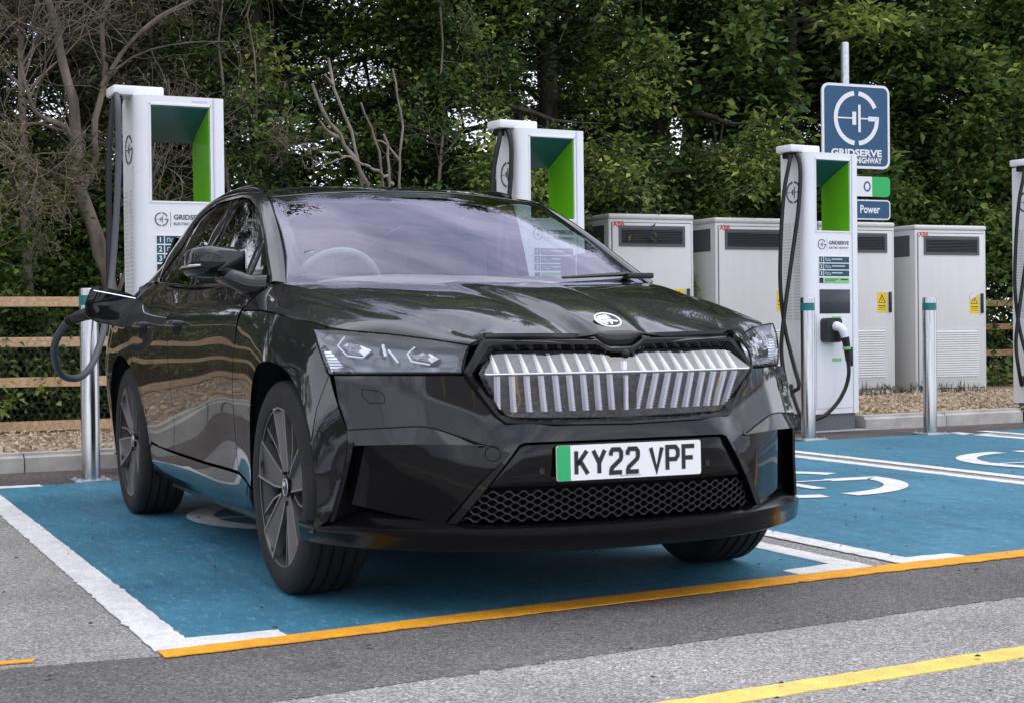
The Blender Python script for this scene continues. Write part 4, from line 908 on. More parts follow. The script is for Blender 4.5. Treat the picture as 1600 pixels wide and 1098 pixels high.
# side air intakes
for s in (-1, 1):
    def fin(y, z, s=s):
        dep = np.interp(np.abs(y), [.40, .56, .78, .83], [.004, .010, .055, .065]); return np.stack([front(y, z)-dep, y, z], -1)
    ip = [(.40, .522), (.44, .541), (.487, .550), (.62, .552), (.822, .546), (.815, .355), (.70, .325), (.580, .302), (.490, .430)]
    panel('intake_panel', [(s*y, z) for y, z in ip], fin, .03, M['gloss'], car, gap=.0, rnd=0, th=.0, out=(1, 0, 0), smooth=60)
    # blade above the intake
    up = cr(on_front([(s*.838, .593), (s*.74, .601), (s*.635, .604), (s*.56, .580), (s*.487, .551)], .001), 24)
    lo_ = cr(on_front([(s*.828, .548), (s*.72, .552), (s*.62, .553), (s*.54, .550), (s*.470, .545)], .034), 24)+np.linspace(0, 1, 24)[:, None]**6*np.array([-.032, 0, 0])
    bk = lo_+np.array([-.105, 0, -.006]); t0 = up+np.array([-.020, 0, .004])
    obj('intake_blade', grid_bm(np.stack([t0, up, up*.5+lo_*.5+np.array([.001, 0, 0]), lo_, bk]), (1, 0, 0)), cm, car, 30)
    tubeo('blade_seam', up+np.array([.0006, 0, .0012]), .0019, M['matt'], car, 5)
    # upright corner blade (outer side of the intake) and inner wall
    e0 = cr([(.552, s*.838, .592), (.558, s*.838, .55), (.537, s*.852, .45), (.508, s*.876, .335), (.498, s*.884, .30)], 16)
    e1 = e0+np.array([.006, -s*.014, 0]); e2 = e1+np.array([-.055, -s*.006, 0]); e3 = e2+np.array([-.03, -s*.02, 0])
    obj('corner_blade', grid_bm(np.stack([e0, e1, e2, e3]), (1, 0, 0)), cm, car, 30)
# chin: shelf, lip and underside swept along the plan curve
pl = [(.30, .925), (.385, .918), (.435, .908), (.50, .885), (.575, .830), (.66, .735), (.745, .610), (.81, .47), (.86, .28), (.882, 0)]
pc = cr([(x, y, 0) for x, y in pl], 30); pc = np.concatenate([pc, mir(pc[::-1][1:], -1)])
k = np.abs(pc[:, 1])/.92
zt = np.interp(k, [0, .5, .75, .95, 1], [.292, .292, .293, .292, .286]); zb = np.interp(k, [0, .5, .8, 1], [.205, .208, .214, .222]); zm = zb+.045
cx = np.array([.2, 0, 0]); inn = (cx-pc*np.array([1, 1, 0])); inn /= np.linalg.norm(inn, axis=1)[:, None]
def rowz(off, z): q = pc-inn*off; q[:, 2] = z; return q
shelf_z = zt+np.interp(k, [0, .55, .62, .9, 1], [.0, .004, .028, .045, .02])
rows = np.stack([rowz(-.085, shelf_z), rowz(-.006, zt+.001), rowz(.004, zt-.006), rowz(.004, zm+.004), rowz(.002, zm), rowz(-.003, zb+.006), rowz(-.02, zb), rowz(-.22, zb+.02)])
obj('front_lip', grid_bm(rows, (1, 0, .2)), M['lip'], car, 30)
panel('under_tray', [(.75, -.5), (.80, 0), (.75, .5), (.52, .72), (-3.4, .74), (-3.55, 0), (-3.4, -.74), (.52, -.72)], lambda x, y: np.stack([x, y, 0*x+.205], -1), .6, M['matt'], car, out=(0, 0, -1))
# grille: frame ring, cover glass, light ribs
FO = [(0, .846), (.040, .847), (.062, .858), (.086, .874), (.25, .877), (.445, .878), (.462, .870), (.528, .772), (.526, .758), (.436, .634), (.408, .610), (.25, .603), (0, .598)]
FI = [(0, .814), (.042, .815), (.062, .824), (.082, .838), (.25, .839), (.418, .839), (.430, .833), (.486, .772), (.484, .762), (.408, .648), (.385, .630), (.25, .625), (0, .622)]
def closed(h): return h+[(-y, z) for y, z in h[-2:0:-1]]
fo, fi = np.array(closed(FO)), np.array(closed(FI)); mid = fo*.45+fi*.55
def c3(P, off): return np.stack([front(P[:, 0], P[:, 1])+off, P[:, 0], P[:, 1]], -1)
rings = np.stack([c3(fo, -.02), c3(fo, .006), c3(fo*.8+fi*.2, .012), c3(mid, .010), c3(fi, -.010), c3(fi, -.085)])
rings = np.concatenate([rings, rings[:, :1]], 1)
grille = obj('grille_frame', grid_bm(rings, (1, 0, 0), 0), M['gloss'], car, 28)
def gx(y, z, off=0.): return front(y, z)+off+np.interp(z, [.62, .768, .84], [-.012, .046, -.010])
gp = closed([(0, .812), (.044, .813), (.082, .836), (.418, .837), (.485, .768), (.40, .640), (.38, .630), (0, .622)])
gu = closed([(0, .812), (.044, .813), (.082, .836), (.418, .837), (.484, .7685), (0, .7685)]); gl_ = closed([(0, .7675), (.484, .7675), (.40, .640), (.38, .630), (0, .622)])
for nm, pg in (('grille_glass', gu), ('grille_glass', gl_)): panel(nm, pg, lambda y, z: np.stack([gx(y, z), y, z], -1), .034, M['grille_glass'], car, th=0, gap=0, rnd=0, out=(1, 0, 0), smooth=40)
m_ = mat('grille_backing', (.018, .017, .020), .45); t_ = NT(m_); v_ = t_.coords((0, 1, 1)); vo = t_.n('ShaderNodeTexVoronoi', Scale=62.); t_.l(v_, vo.inputs['Vector'])
t_.l(t_.ramp(vo.outputs['Distance'], [(.25, (.008, .008, .01)), (.6, (.040, .038, .046))]), t_.b.inputs['Base Color']); t_.bump(vo.outputs['Distance'], .6, .01)
panel('grille_backing', gp, lambda y, z: np.stack([gx(y, z, -.040), y, z], -1), .04, m_, car, th=0, gap=0, rnd=0, out=(1, 0, 0))
def rib(y, topz):
    s = 1 if y > 0 else -1; a = abs(y)
    bm = bmesh.new()
    # lower crystal bar, leaning towards the middle at its foot
    for (z0, z1, w0, w1, l0, l1, d0, d1) in ((.646, .760, .0088, .0094, -.018, .0, -.020, -.012), (.770, topz, .0085, .0034, .0, -.004, -.012, -.024)):
        ring = []
        for z, w, l, dd in ((z0, w0, l0, d0), (z1, w1, l1, d1)):
            yc = s*(a+l); x = float(gx(yc, z, dd*.6-.004))
            ring.append([(x-.014, yc-w, z), (x, yc-w*.55, z), (x, yc+w*.55, z), (x-.014, yc+w, z)])
        vs = [[bm.verts.new(p) for p in r] for r in ring]
        for i in range(4): bm.faces.new((vs[0][i], vs[0][(i+1) % 4], vs[1][(i+1) % 4], vs[1][i]))
        bm.faces.new(vs[0][::-1]); bm.faces.new(vs[1])
        # fine facets
        for f in range(12 if z0 < .7 else 0):
            z = z0+(z1-z0)*(f+.5)/12; l = l0+(l1-l0)*(f+.5)/12; yc = s*(a+l); x = float(gx(yc, z, -.012))
            box(bm, x-.004, x+.0016, yc-.0052, yc+.0052, z-.0032, z+.0022)
    bmesh.ops.recalc_face_normals(bm, faces=bm.faces[:])
    return obj('light_rib', bm, M['led'], grille)
for kk in range(9):
    a = .062+.0462*kk
    for s in (-1, 1): rib(s*a, min(.828, .768+(.488-a)*1.15))
bm = bmesh.new(); box(bm, float(gx(0, .79))-.03, float(gx(0, .79))-.01, -.006, .006, .772, .80); box(bm, float(gx(0, .7))-.03, float(gx(0, .7))-.012, -.005, .005, .645, .755); obj('light_rib', bm, M['led'], grille)
yy = np.linspace(-.478, .478, 40); tubeo('light_strip', np.stack([gx(yy, np.full(40, .766), -.006), yy, np.full(40, .766)], -1), .0035, M['reflector'], grille, 6)
for s in (-1, 1): boxo('radar_cover', (float(gx(0, .70))-.036, float(gx(0, .70))-.022, s*.024-.017, s*.024+.017, .648, .748), M['gloss'], grille, .003)
bm = bmesh.new(); bmesh.ops.create_uvsphere(bm, u_segments=16, v_segments=10, radius=.017, matrix=Matrix.Translation((float(front(0, .82))+.001, .012, .822))); obj('front_camera', bm, M['gloss'], grille, 60)
# nose of the bonnet, turned down to the grille frame
yy = np.array([-.449, -.35, -.25, -.16, -.092, -.078, -.060, -.040, 0, .040, .060, .078, .092, .16, .25, .35, .449]); hx = np.interp(np.abs(yy), [0, .078, .09, .25, .452], [.795, .80, .805, .80, .758])
hz_ = hood(hx, yy)+dome(hx, yy)+groove(hx, yy); fz = np.interp(np.abs(yy), [0, .040, .062, .086, .25, .445], [.847, .848, .859, .875, .878, .879])
T_ = np.stack([hx, yy, hz_], -1); B_ = np.stack([front(yy, fz)-.006, yy, fz], -1); Md = T_*.5+B_*.5+np.array([.010, 0, .006])
obj('bonnet_nose', grid_bm(np.stack([T_+np.array([-.03, 0, .009])*0, T_*.8+B_*.2+np.array([.006, 0, .004]), Md, T_*.15+B_*.85+np.array([.005, 0, .002]), B_]), (1, 0, .4)), cm, bonnet, 60)
# badge on the nose
nrm = np.array([.50, 0, .866]); bc = np.array([.728, .0, float(hood(.728, 0))+.0255])
fr = frame(bc, (0, 1, 0), (-.866, 0, .50))
bm = bmesh.new(); lathe(bm, [(0, .047), (.003, .047), (.004, .045), (.0035, .0001)], 40, 'z'); V = np.array([v.co[:] for v in bm.verts]); bm.verts.index_update(); F = [tuple(v.index for v in f.verts) for f in bm.faces]; bm.free()
badge = raw('badge', fr(V), F, M['print_black'], car, 40)
bm = bmesh.new(); lathe(bm, [(.003, .0475), (.0055, .046), (.0055, .0415), (.003, .040)], 40, 'z'); V = np.array([v.co[:] for v in bm.verts]); bm.verts.index_update(); F = [tuple(v.index for v in f.verts) for f in bm.faces]; bm.free()
raw('badge_ring', fr(V), F, M['white_badge'], badge, 40)
wing = [[(-.036, .016), (-.020, .027), (.000, .032), (.012, .0295), (.004, .024), (.014, .022), (.008, .016), (.016, .014), (.012, .008), (-.004, .004), (-.016, -.002), (-.026, .004)],
        [(-.020, -.006), (-.004, -.0005), (.012, .003), (.019, -.004), (.030, -.004), (.034, -.010), (.026, -.016), (.018, -.0125), (.010, -.0125), (.006, -.030), (-.001, -.031), (.000, -.018), (-.010, -.015)],
        [(-.040, .006), (-.034, .010), (-.020, -.010), (-.012, -.020), (-.010, -.030), (-.024, -.026), (-.036, -.012)]]
for w in wing:
    bm = bmesh.new(); prism(bm, w, .003, .0052); flat_from(bm, fr, 'badge_wing', M['white_badge'], badge)
# number plate
px = .862; pt = .0015
fr = frame((px+.012, 0, .485), (0, 1, 0), (-.02, 0, 1))
bm = bmesh.new(); prism(bm, rrect(.52, .111, .008), -.004, .001); plate = flat_from(bm, fr, 'number_plate', M['plate_white'], car)
bm = bmesh.new(); prism(bm, [(-.2595, -.047), (-.2535, -.055), (-.212, -.055), (-.212, .055), (-.2535, .055), (-.2595, .047)], .001, .0018); flat_from(bm, fr, 'plate_flash', M['plate_green'], plate)
GL_ = {'K': [[(0, 0), (0, 1)], [(.92, 1), (.1, .42)], [(.30, .60), (.98, 0)]], 'Y': [[(0, 1), (.5, .45), (1, 1)], [(.5, .5), (.5, 0)]],
       '2': [[(.04, .74), (.06, .88), (.2, 1), (.78, 1), (.95, .88), (.95, .66), (.86, .55), (.14, .22), (.05, .10), (.05, 0), (1, 0)]],
       'V': [[(0, 1), (.5, 0), (1, 1)]], 'P': [[(0, 0), (0, 1), (.74, 1), (.95, .86), (.95, .62), (.74, .46), (0, .46)]], 'F': [[(0, 0), (0, 1), (1, 1)], [(0, .5), (.85, .5)]]}
cw, ch, st = .045, .077, .0145
xpos = -.196
for chh in 'KY22 VPF':
    if chh == ' ': xpos += .026; continue
    bm = bmesh.new()
    for li in GL_[chh]: stroke(bm, [(xpos+x*(cw-.004)+.004, -.0365+z*(ch-.004)) for x, z in li], st, .0016+.0001*len(li))
    flat_from(bm, fr, 'plate_character', M['print_black'], plate); xpos += cw+.0152
texto('plate_small_print', 'REGISTRATION PLATE', .006, fr, M['print_black'], plate, at=(.0, -.0478), width=.075)
# headlights
for s in (-1, 1):
    topc = cr([(.352, s*.885, .914), (.40, s*.815, .909), (.50, s*.690, .894), (.62, s*.585, .876), (.748, s*.500, .856)], 30)
    botc = cr([(.424, s*.857, .768), (.52, s*.775, .768), (.62, s*.680, .769), (.70, s*.60, .770), (.760, s*.531, .771)], 30)
    q = np.linspace(0, 1, 10)[:, None, None]; rows = botc*(1-q)+topc*q
    ax = np.array([.62, s*.55, .25]); rows = rows+ax*(np.sin(np.pi*q)*.012)
    lens = obj('headlight', grid_bm(rows, (1, s*.5, .2), 0), M['lens'], car, 60)
    inn_ = -np.array([.70, s*.62, .05]); inn_ /= np.linalg.norm(inn_)
    br = rows+inn_*.055*np.minimum(1, np.sin(np.pi*np.clip(q, .04, .96))*2.5)*np.minimum(1, np.sin(np.pi*np.linspace(.03, .97, 30))*3)[None, :, None]
    obj('lamp_housing', grid_bm(br, (1, s*.5, .2), 0), M['lamp_dark'], lens, 40)
    def at(u, v, dp): # point inside the lamp: u along from outer (0) to inner (1), v up, dp depth
        b_ = np.array([np.interp(u, np.linspace(0, 1, 30), botc[:, i]) for i in range(3)]); t_ = np.array([np.interp(u, np.linspace(0, 1, 30), topc[:, i]) for i in range(3)])
        return b_*(1-v)+t_*v+ax*math.sin(math.pi*v)*.012+inn_*dp
    # border line
    loop = np.concatenate([rows[0], rows[1:-1, -1], rows[-1][::-1], rows[1:-1, 0][::-1]]); loop = np.concatenate([loop, loop[:1]])
    tubeo('lamp_seal', loop+inn_*.002, .0035, M['matt'], lens, 5)
    for pts, w in (([(.17, .84), (.115, .62), (.165, .40), (.275, .37), (.335, .55)], .0030), ([(.63, .72), (.585, .52), (.62, .32), (.755, .25)], .0030), ([(.415, .70), (.435, .42)], .0050), ([(.455, .58), (.525, .28)], .0042)):
        for a_, b_ in zip(pts[:-1], pts[1:]): tubeo('daylight_strip', [at(*a_, .022), at(*b_, .022)], w, M['led'], lens, 5)
    for ol, dc in (([(.185, .80), (.135, .62), (.18, .44), (.27, .41), (.325, .56), (.29, .74)], (.225, .6)), ([(.66, .70), (.605, .52), (.64, .36), (.75, .30), (.80, .44), (.755, .62)], (.70, .5)), ([(.385, .70), (.375, .46), (.40, .40), (.41, .66)], (.395, .56))):
        bm = bmesh.new(); c0 = bm.verts.new(at(*dc, .050)); m0 = [bm.verts.new(at(u*.45+dc[0]*.55, v*.45+dc[1]*.55, .030)) for u, v in ol]; r0_ = [bm.verts.new(at(u, v, .040)) for u, v in ol]; n_ = len(ol)
        for i in range(n_): bm.faces.new((r0_[i], r0_[(i+1) % n_], m0[(i+1) % n_], m0[i])); bm.faces.new((m0[i], m0[(i+1) % n_], c0))
        obj('lamp_module', bm, M['reflector'], lens)
    # clear wedge at the outer end and bright lower shelf
    bm = bmesh.new()
    for k_ in range(9):
        v0, v1 = .05+k_*.065, .05+k_*.065+.05; p = [at(.02, v0, .012), at(.13-.012*k_, v0, .03), at(.125-.012*k_, v1, .03), at(.02, v1, .012)]
        vv = [bm.verts.new(x) for x in p]; bm.faces.new(vv)
    obj('indicator_prism', bm, M['reflector'], lens)
    bm = bmesh.new(); lo0 = [at(u, .05, .006) for u in np.linspace(.03, .95, 20)]; lo1 = [at(u, .19, .035) for u in np.linspace(.03, .95, 20)]
    obj('lamp_shelf', grid_bm(np.stack([lo0, lo1]), (1, 0, 1), 0), mat('lamp_shelf', (.33, .34, .36), .25, .6), lens)
# mirrors
for s in (-1, 1):
    q = [(-.505, 1.165, 0), (-.515, 1.225, 0)]
    secs = []
    for yy, x0, x1, z0, z1 in ((.875, -.64, -.48, 1.135, 1.215), (.90, -.655, -.455, 1.118, 1.232), (.96, -.66, -.448, 1.112, 1.236), (1.03, -.66, -.47, 1.114, 1.222), (1.085, -.655, -.515, 1.124, 1.198), (1.108, -.645, -.565, 1.142, 1.178)):
        zc, xc = (z0+z1)/2, (x0+x1)/2; hx, hz = (x1-x0)/2, (z1-z0)/2
        ring = []
        for a in np.linspace(0, 2*math.pi, 28, endpoint=False):
            c_, s_ = math.cos(a), math.sin(a); ex = .5
            ring.append((xc+hx*np.sign(c_)*abs(c_)**ex, s*yy, zc+hz*np.sign(s_)*abs(s_)**ex))
        secs.append(ring+[ring[0]])
    # folded in against the window
    th_ = R(62) if s < 0 else R(84); pv = np.array([-.60, s*.925, 0]) if s < 0 else np.array([-.86, .79, 0]); sh = np.array([-.0, 0, 0])
    def fold(p):
        p = np.asarray(p, float); dx, dy = p[..., 0]-(-.56), p[..., 1]*s-.875; q_ = p.copy()
        q_[..., 0] = pv[0]+dx*math.cos(th_)-dy*math.sin(th_); q_[..., 1] = pv[1]+s*(dx*math.sin(th_)+dy*math.cos(th_)); return q_
    secs = [[tuple(fold(np.array(v_))) for v_ in z_] for z_ in secs]
    secs = [np.mean(secs[0], 0)[None].repeat(29, 0)]+secs+[np.mean(secs[-1], 0)[None].repeat(29, 0)]
    mm = obj('door_mirror', grid_bm(np.array([np.array(z_) for z_ in secs]), (0, 0, 0), 0), cm, car, 50)
    bm = bmesh.new(); tube(bm, cr([(-.50, s*.80, 1.075), (-.53, s*.86, 1.080), (-.57, s*.92, 1.108), (-.64, s*.945, 1.122)] if s < 0 else [(-.62, .76, 1.085), (-.72, .79, 1.10), (-.80, .81, 1.12)], 12), np.linspace(.046, .030, 12), 12); obj('mirror_arm', bm, cm, mm, 60)
    xs_ = np.linspace(.905, 1.09, 12); xx_ = np.interp(xs_, [.90, .96, 1.03, 1.085], [-.452, -.445, -.467, -.510])
    bm = bmesh.new(); tube(bm, fold(np.stack([xx_+.001, s*xs_, np.interp(xs_, [.9, 1.09], [1.158, 1.152])], -1)), .0055, 6); obj('indicator_strip', bm, M['reflector'], mm, 60)
    bm = bmesh.new(); tube(bm, fold(np.stack([xx_+.0005, s*xs_, np.interp(xs_, [.9, 1.09], [1.148, 1.143])], -1)), .0035, 6); obj('mirror_seam', bm, M['matt'], mm, 60)
    bm = bmesh.new(); box(bm, -.668, -.662, *(sorted((s*.89, s*1.09))), 1.125, 1.222, .002)
    for v_ in bm.verts: v_.co = fold(np.array(v_.co))
    obj('mirror_glass', bm, M['chrome'], mm)
# wheels
def make_wheel(s):
    """local: axle along Y, outer face towards s"""
    bm = bmesh.new()
    pr = [(.100, .270), (.112, .279), (.1165, .297), (.1175, .320), (.114, .343), (.104, .360), (.094, .3675)]
    tread = [(.094, .3675)]
    for c in (.062, .021, -.021, -.062):
        tread += [(c+.0055, .3715 if abs(c) < .05 else .370), (c+.004, .3625), (c-.004, .3625), (c-.0055, .3715 if abs(c) < .05 else .370)]
    prof = pr+tread[1:]+[(-.094, .3675)]+[(-a, r) for a, r in pr[::-1][1:]]
    prof = [(s*a, r) for a, r in prof]
    lathe(bm, prof, 112)
    # shoulder sipes
    for k in range(84):
        a = 2*math.pi*k/84
        for y0, y1 in ((.072, .112), (-.112, -.072)):
            P_ = []
            for yq in (y0, y1):
                rr_ = np.interp(abs(yq), [.072, .094, .104, .112], [.3715, .369, .3615, .350])
                for da in (-.004, .004): P_.append((rr_*math.cos(a+da), s*yq, rr_*math.sin(a+da)))
            v = [bm.verts.new(p) for p in (P_[0], P_[1], P_[3], P_[2])]; f = bm.faces.new(v); f.material_index = 1
    bmesh.ops.recalc_face_normals(bm, faces=bm.faces[:])
    w = obj('wheel', bm, [M['rubber'], M['matt']], None, 35)
    bm = bmesh.new(); lathe(bm, [(s*a, r) for a, r in [(-.10, .250), (-.09, .238), (.04, .232), (.085, .243), (.102, .253), (.106, .257), (.104, .262)]], 72); obj('rim', bm, M['satin'], w, 40)
    bm = bmesh.new(); lathe(bm, [(s*.106, .2575), (s*.1068, .2535), (s*.1045, .2500)], 72); obj('rim_edge', bm, mat('rim_edge', (.16, .155, .155), .35, .8), w, 60)
    bm = bmesh.new(); lathe(bm, [(s*.0, .17), (s*.01, .17), (s*.01, .08), (s*.03, .075), (s*.03, .0005)], 40); obj('brake_disc', bm, M['disc'], w, 40)
    bm = bmesh.new(); lathe(bm, [(s*-.02, .236), (s*-.02, .001)], 40); obj('wheel_back', bm, M['matt'], w)
    def disp(u): return s*np.interp(u, [.04, .10, .18, .25], [.078, .084, .094, .101])
    def spoke_poly(pts, name, m, lift, a0, thick=.03, tw=0.):
        bm = bmesh.new(); ca, sa = math.cos(a0), math.sin(a0); fr_, bk = [], []
        for (u, t_) in pts:
            x, z = u*ca-t_*sa, u*sa+t_*ca; dy = disp(u)+s*lift+s*tw*t_
            fr_.append(bm.verts.new((x, dy, z))); bk.append(bm.verts.new((x, dy-s*thick, z)))
        n = len(pts); bm.faces.new(fr_); 
        for i in range(n): bm.faces.new((fr_[i], fr_[(i+1) % n], bk[(i+1) % n], bk[i]))
        bmesh.ops.recalc_face_normals(bm, faces=bm.faces[:])
        return bm
    for k in range(5):
        a0 = R(90+72*k)
        P_ = [(.030, -.024), (.030, .020), (.10, .044), (.243, .078), (.252, .040), (.252, -.044), (.15, -.034)]
        sp_ = obj('spoke', spoke_poly(P_, '', None, 0, a0, .035, -.15), M['rim'], w)
        # machined edges: a bright line down one flank, across the tip and a thin secondary arm
        def line(pts, wd, lf=.002, th=.02):
            bm = bmesh.new(); b2 = bmesh.new(); stroke(b2, pts, wd)
            for f in b2.faces:
                fs = [(v.co.x, v.co.y) for v in f.verts]
                ca, sa = math.cos(a0), math.sin(a0)
                vv = [bm.verts.new((u*ca-t_*sa, float(disp(u))+s*lf-s*.15*t_*0, u*sa+t_*ca)) for u, t_ in fs]
                vb = [bm.verts.new((u*ca-t_*sa, float(disp(u))-s*th, u*sa+t_*ca)) for u, t_ in fs]
                bm.faces.new(vv)
                for i in range(4): bm.faces.new((vv[i], vv[(i+1) % 4], vb[(i+1) % 4], vb[i]))
            b2.free(); bmesh.ops.recalc_face_normals(bm, faces=bm.faces[:]); return bm
        obj('machined_edge', line([(.045, .024), (.10, .046), (.243, .080)], .0055, .011), M['machined'], sp_)
        obj('machined_edge', line([(.055, -.024), (.15, -.035), (.250, -.045)], .0050, .009), M['machined'], sp_)
        obj('machined_edge', line([(.240, .079), (.2515, .040), (.2515, -.044)], .005, .009), M['machined'], sp_)
        obj('machined_edge', line([(.055, -.030), (.13, -.076), (.234, -.104)], .0050, .002), M['machined'], sp_)
        P_ = [(.05, -.026), (.13, -.072), (.236, -.100), (.228, -.116), (.12, -.084)]
        bm = bmesh.new(); lathe(bm, [(s*.076, .011), (s*.088, .011), (s*.088, .008), (s*.082, .007), (s*.082, .0003)], 10); bmesh.ops.translate(bm, verts=bm.verts[:], vec=(.056*math.cos(a0+.63), 0, .056*math.sin(a0+.63))); obj('wheel_bolt', bm, M['matt'], w, 40)
    bm = bmesh.new(); lathe(bm, [(s*.05, .072), (s*.076, .070), (s*.078, .060), (s*.078, .032)], 40); obj('hub', bm, M['rim'], w, 40)
    bm = bmesh.new(); lathe(bm, [(s*.078, .034), (s*.088, .033), (s*.091, .029), (s*.0915, .0005)], 30); hc = obj('hub_cap', bm, M['gloss'], w, 40)
    bm = bmesh.new(); lathe(bm, [(s*.0905, .0285), (s*.0925, .0275), (s*.0915, .0255)], 30); obj('cap_ring', bm, M['white_badge'], hc, 40)
    f2 = frame((0, s*.092, 0), (1 if s < 0 else -1, 0, 0), (0, 0, 1)); bm = bmesh.new(); prism(bm, [(x*.55, y*.55) for x, y in wing[0]], 0, .001); flat_from(bm, f2, 'cap_emblem', M['white_badge'], hc)
    for ch_ in w.children: ch_.scale = (1.085, 1, 1.085)
    return w
for s in (-1, 1):
    w = make_wheel(s); w.parent = car; w.location = (0, s*.795, .3695); w.rotation_euler = (0, R(4), 0)
    w2 = copy_tree(w, car); w2.location = (-2.765, s*.795, .3695); w2.rotation_euler = (0, R(41), 0)
    for cx, rr_ in ((0, .452), (-2.765, .444)):                # wheel-arch liners
        A_ = np.array([(cx+rr_*math.cos(R(a)), .365+rr_*math.sin(R(a))) for a in np.linspace(-18, 198, 40)])
        rows = np.stack([np.stack([A_[:, 0], np.full(40, s*yy), A_[:, 1]], -1) for yy in (.90 if cx == 0 else .905, .86, .45)])
        rows[0, :, 1] = s*np.clip(side(A_[:, 0], A_[:, 1])-.012, .80, .925)
        obj('arch_liner', grid_bm(rows, (0, 0, -1), 0), M['matt'], car, 50)
        bm = bmesh.new(); v = [bm.verts.new((x, s*.46, z)) for x, z in A_]; bm.faces.new(v); obj('arch_wall', bm, M['matt'], car)
# tail: hatch, rear glass, lamps
zs = [1.43, 1.36, 1.20, 1.16, .90, .60, .40, .30]; xs_ = [-3.45, -3.50, -3.68, -3.72, -3.765, -3.75, -3.74, -3.66]; wd = [.53, .545, .60, .67, .72, .78, .78, .74]
rows = np.array([[(x-.0+(.06 if abs(t) == 1 else 0), t*w_, z) for t in np.linspace(-1, 1, 15)] for x, z, w_ in zip(xs_, zs, wd)])
obj('tailgate', grid_bm(rows, (-1, 0, 0)), cm, car, 50)
bm = bmesh.new(); v = [bm.verts.new(p) for p in ((-3.53, -.50, 1.345), (-3.53, .50, 1.345), (-3.685, .555, 1.205), (-3.685, -.555, 1.205))]; bm.faces.new(v); obj('rear_window', bm, M['side_glass'], car)
for s in (-1, 1):
    boxo('tail_lamp', (-3.79, -3.70, *sorted((s*.40, s*.70)), .98, 1.07), mat('tail_lamp', (.28, .01, .012), .15), car, .015)
# inner shell so that nothing shows through
bm = bmesh.new(); box(bm, .0, .62, -.62, .62, .25, .78); box(bm, -3.3, -.40, -.76, .76, .22, .86); box(bm, -3.6, -3.0, -.68, .68, .3, 1.08); box(bm, .3, .70, -.40, .40, .3, .76); obj('inner_shell', bm, M['matt'], car)
# cabin
bm = bmesh.new(); box(bm, -.86, -.25, -.70, .70, .86, 1.06, .05, 3); obj('dashboard', bm, M['dash'], car, 40)
boxo('centre_screen', (-.80, -.785, -.13, .16, 1.05, 1.20), M['gloss'], car, .004)
boxo('driver_display', (-.78, -.765, -.46, -.30, 1.06, 1.13), M['gloss'], car, .004)
for y in (-.38, .38):
    bm = bmesh.new(); box(bm, -1.62, -1.12, y-.25, y+.25, .74, .90, .05, 3); st_ = obj('seat', bm, M['seat'], car, 40)
    bm = bmesh.new(); box(bm, -.07, .07, -.24, .24, 0, .52, .05, 3); bmesh.ops.rotate(bm, verts=bm.verts[:], matrix=Matrix.Rotation(R(-14), 3, 'Y')); bmesh.ops.translate(bm, verts=bm.verts[:], vec=(-1.66, y, .82)); obj('seat_back', bm, M['seat'], st_, 40)
    bm = bmesh.new(); box(bm, -.045, .045, -.13, .13, 0, .19, .035, 3); bmesh.ops.translate(bm, verts=bm.verts[:], vec=(-1.80, y, 1.31)); obj('headrest', bm, M['seat'], st_, 40)
bm = bmesh.new(); box(bm, -2.75, -2.6, -.58, .58, .8, 1.28, .05, 3); obj('rear_seat', bm, M['seat'], car, 40)
bm = bmesh.new(); bmesh.ops.create_cone(bm, segments=4, radius1=.001, radius2=.001, depth=.001); bm.clear()
ring = [(.0, .185*math.cos(a), .185*math.sin(a)) for a in np.linspace(0, 2*math.pi, 40)]
tube(bm, ring, .015, 8, False); box(bm, -.02, .02, -.07, .07, -.05, .045, .012); box(bm, -.01, .012, -.18, .18, -.018, .018, .004)
bmesh.ops.rotate(bm, verts=bm.verts[:], matrix=Matrix.Rotation(R(24), 3, 'Y')); bmesh.ops.translate(bm, verts=bm.verts[:], vec=(-.97, -.38, 1.065)); obj('steering_wheel', bm, M['seat_light'], car, 40)
boxo('rear_view_mirror', (-1.02, -.98, -.11, .11, 1.375, 1.435), M['gloss'], car, .012)
boxo('windscreen_sticker', (-.562, -.560, -.640, -.600, 1.205, 1.225), M['seat_light'], car, 0)
# wipers
def on_wind(y, z, off=.012): return (float(wind(y, z))+off*.45, y, z+off*.9)
for (y0, y1, z0, z1) in ((.66, .30, 1.108, 1.088),):
    w = tubeo('wiper', [on_wind(y0+(y1-y0)*t, z0+(z1-z0)*t, .016) for t in np.linspace(0, 1, 12)], np.linspace(.011, .006, 12), M['satin'], car, 6)
    boxo('wiper_pivot', (float(wind(y0, z0))-.0, float(wind(y0, z0))+.05, y0-.02, y0+.10, z0-.005, z0+.018), M['satin'], w, .006)
# badge letters on the fender
boxo('fender_badge', (-.40, -.30, -.918, -.9135, .93, .953), M['trim'], car, .001)
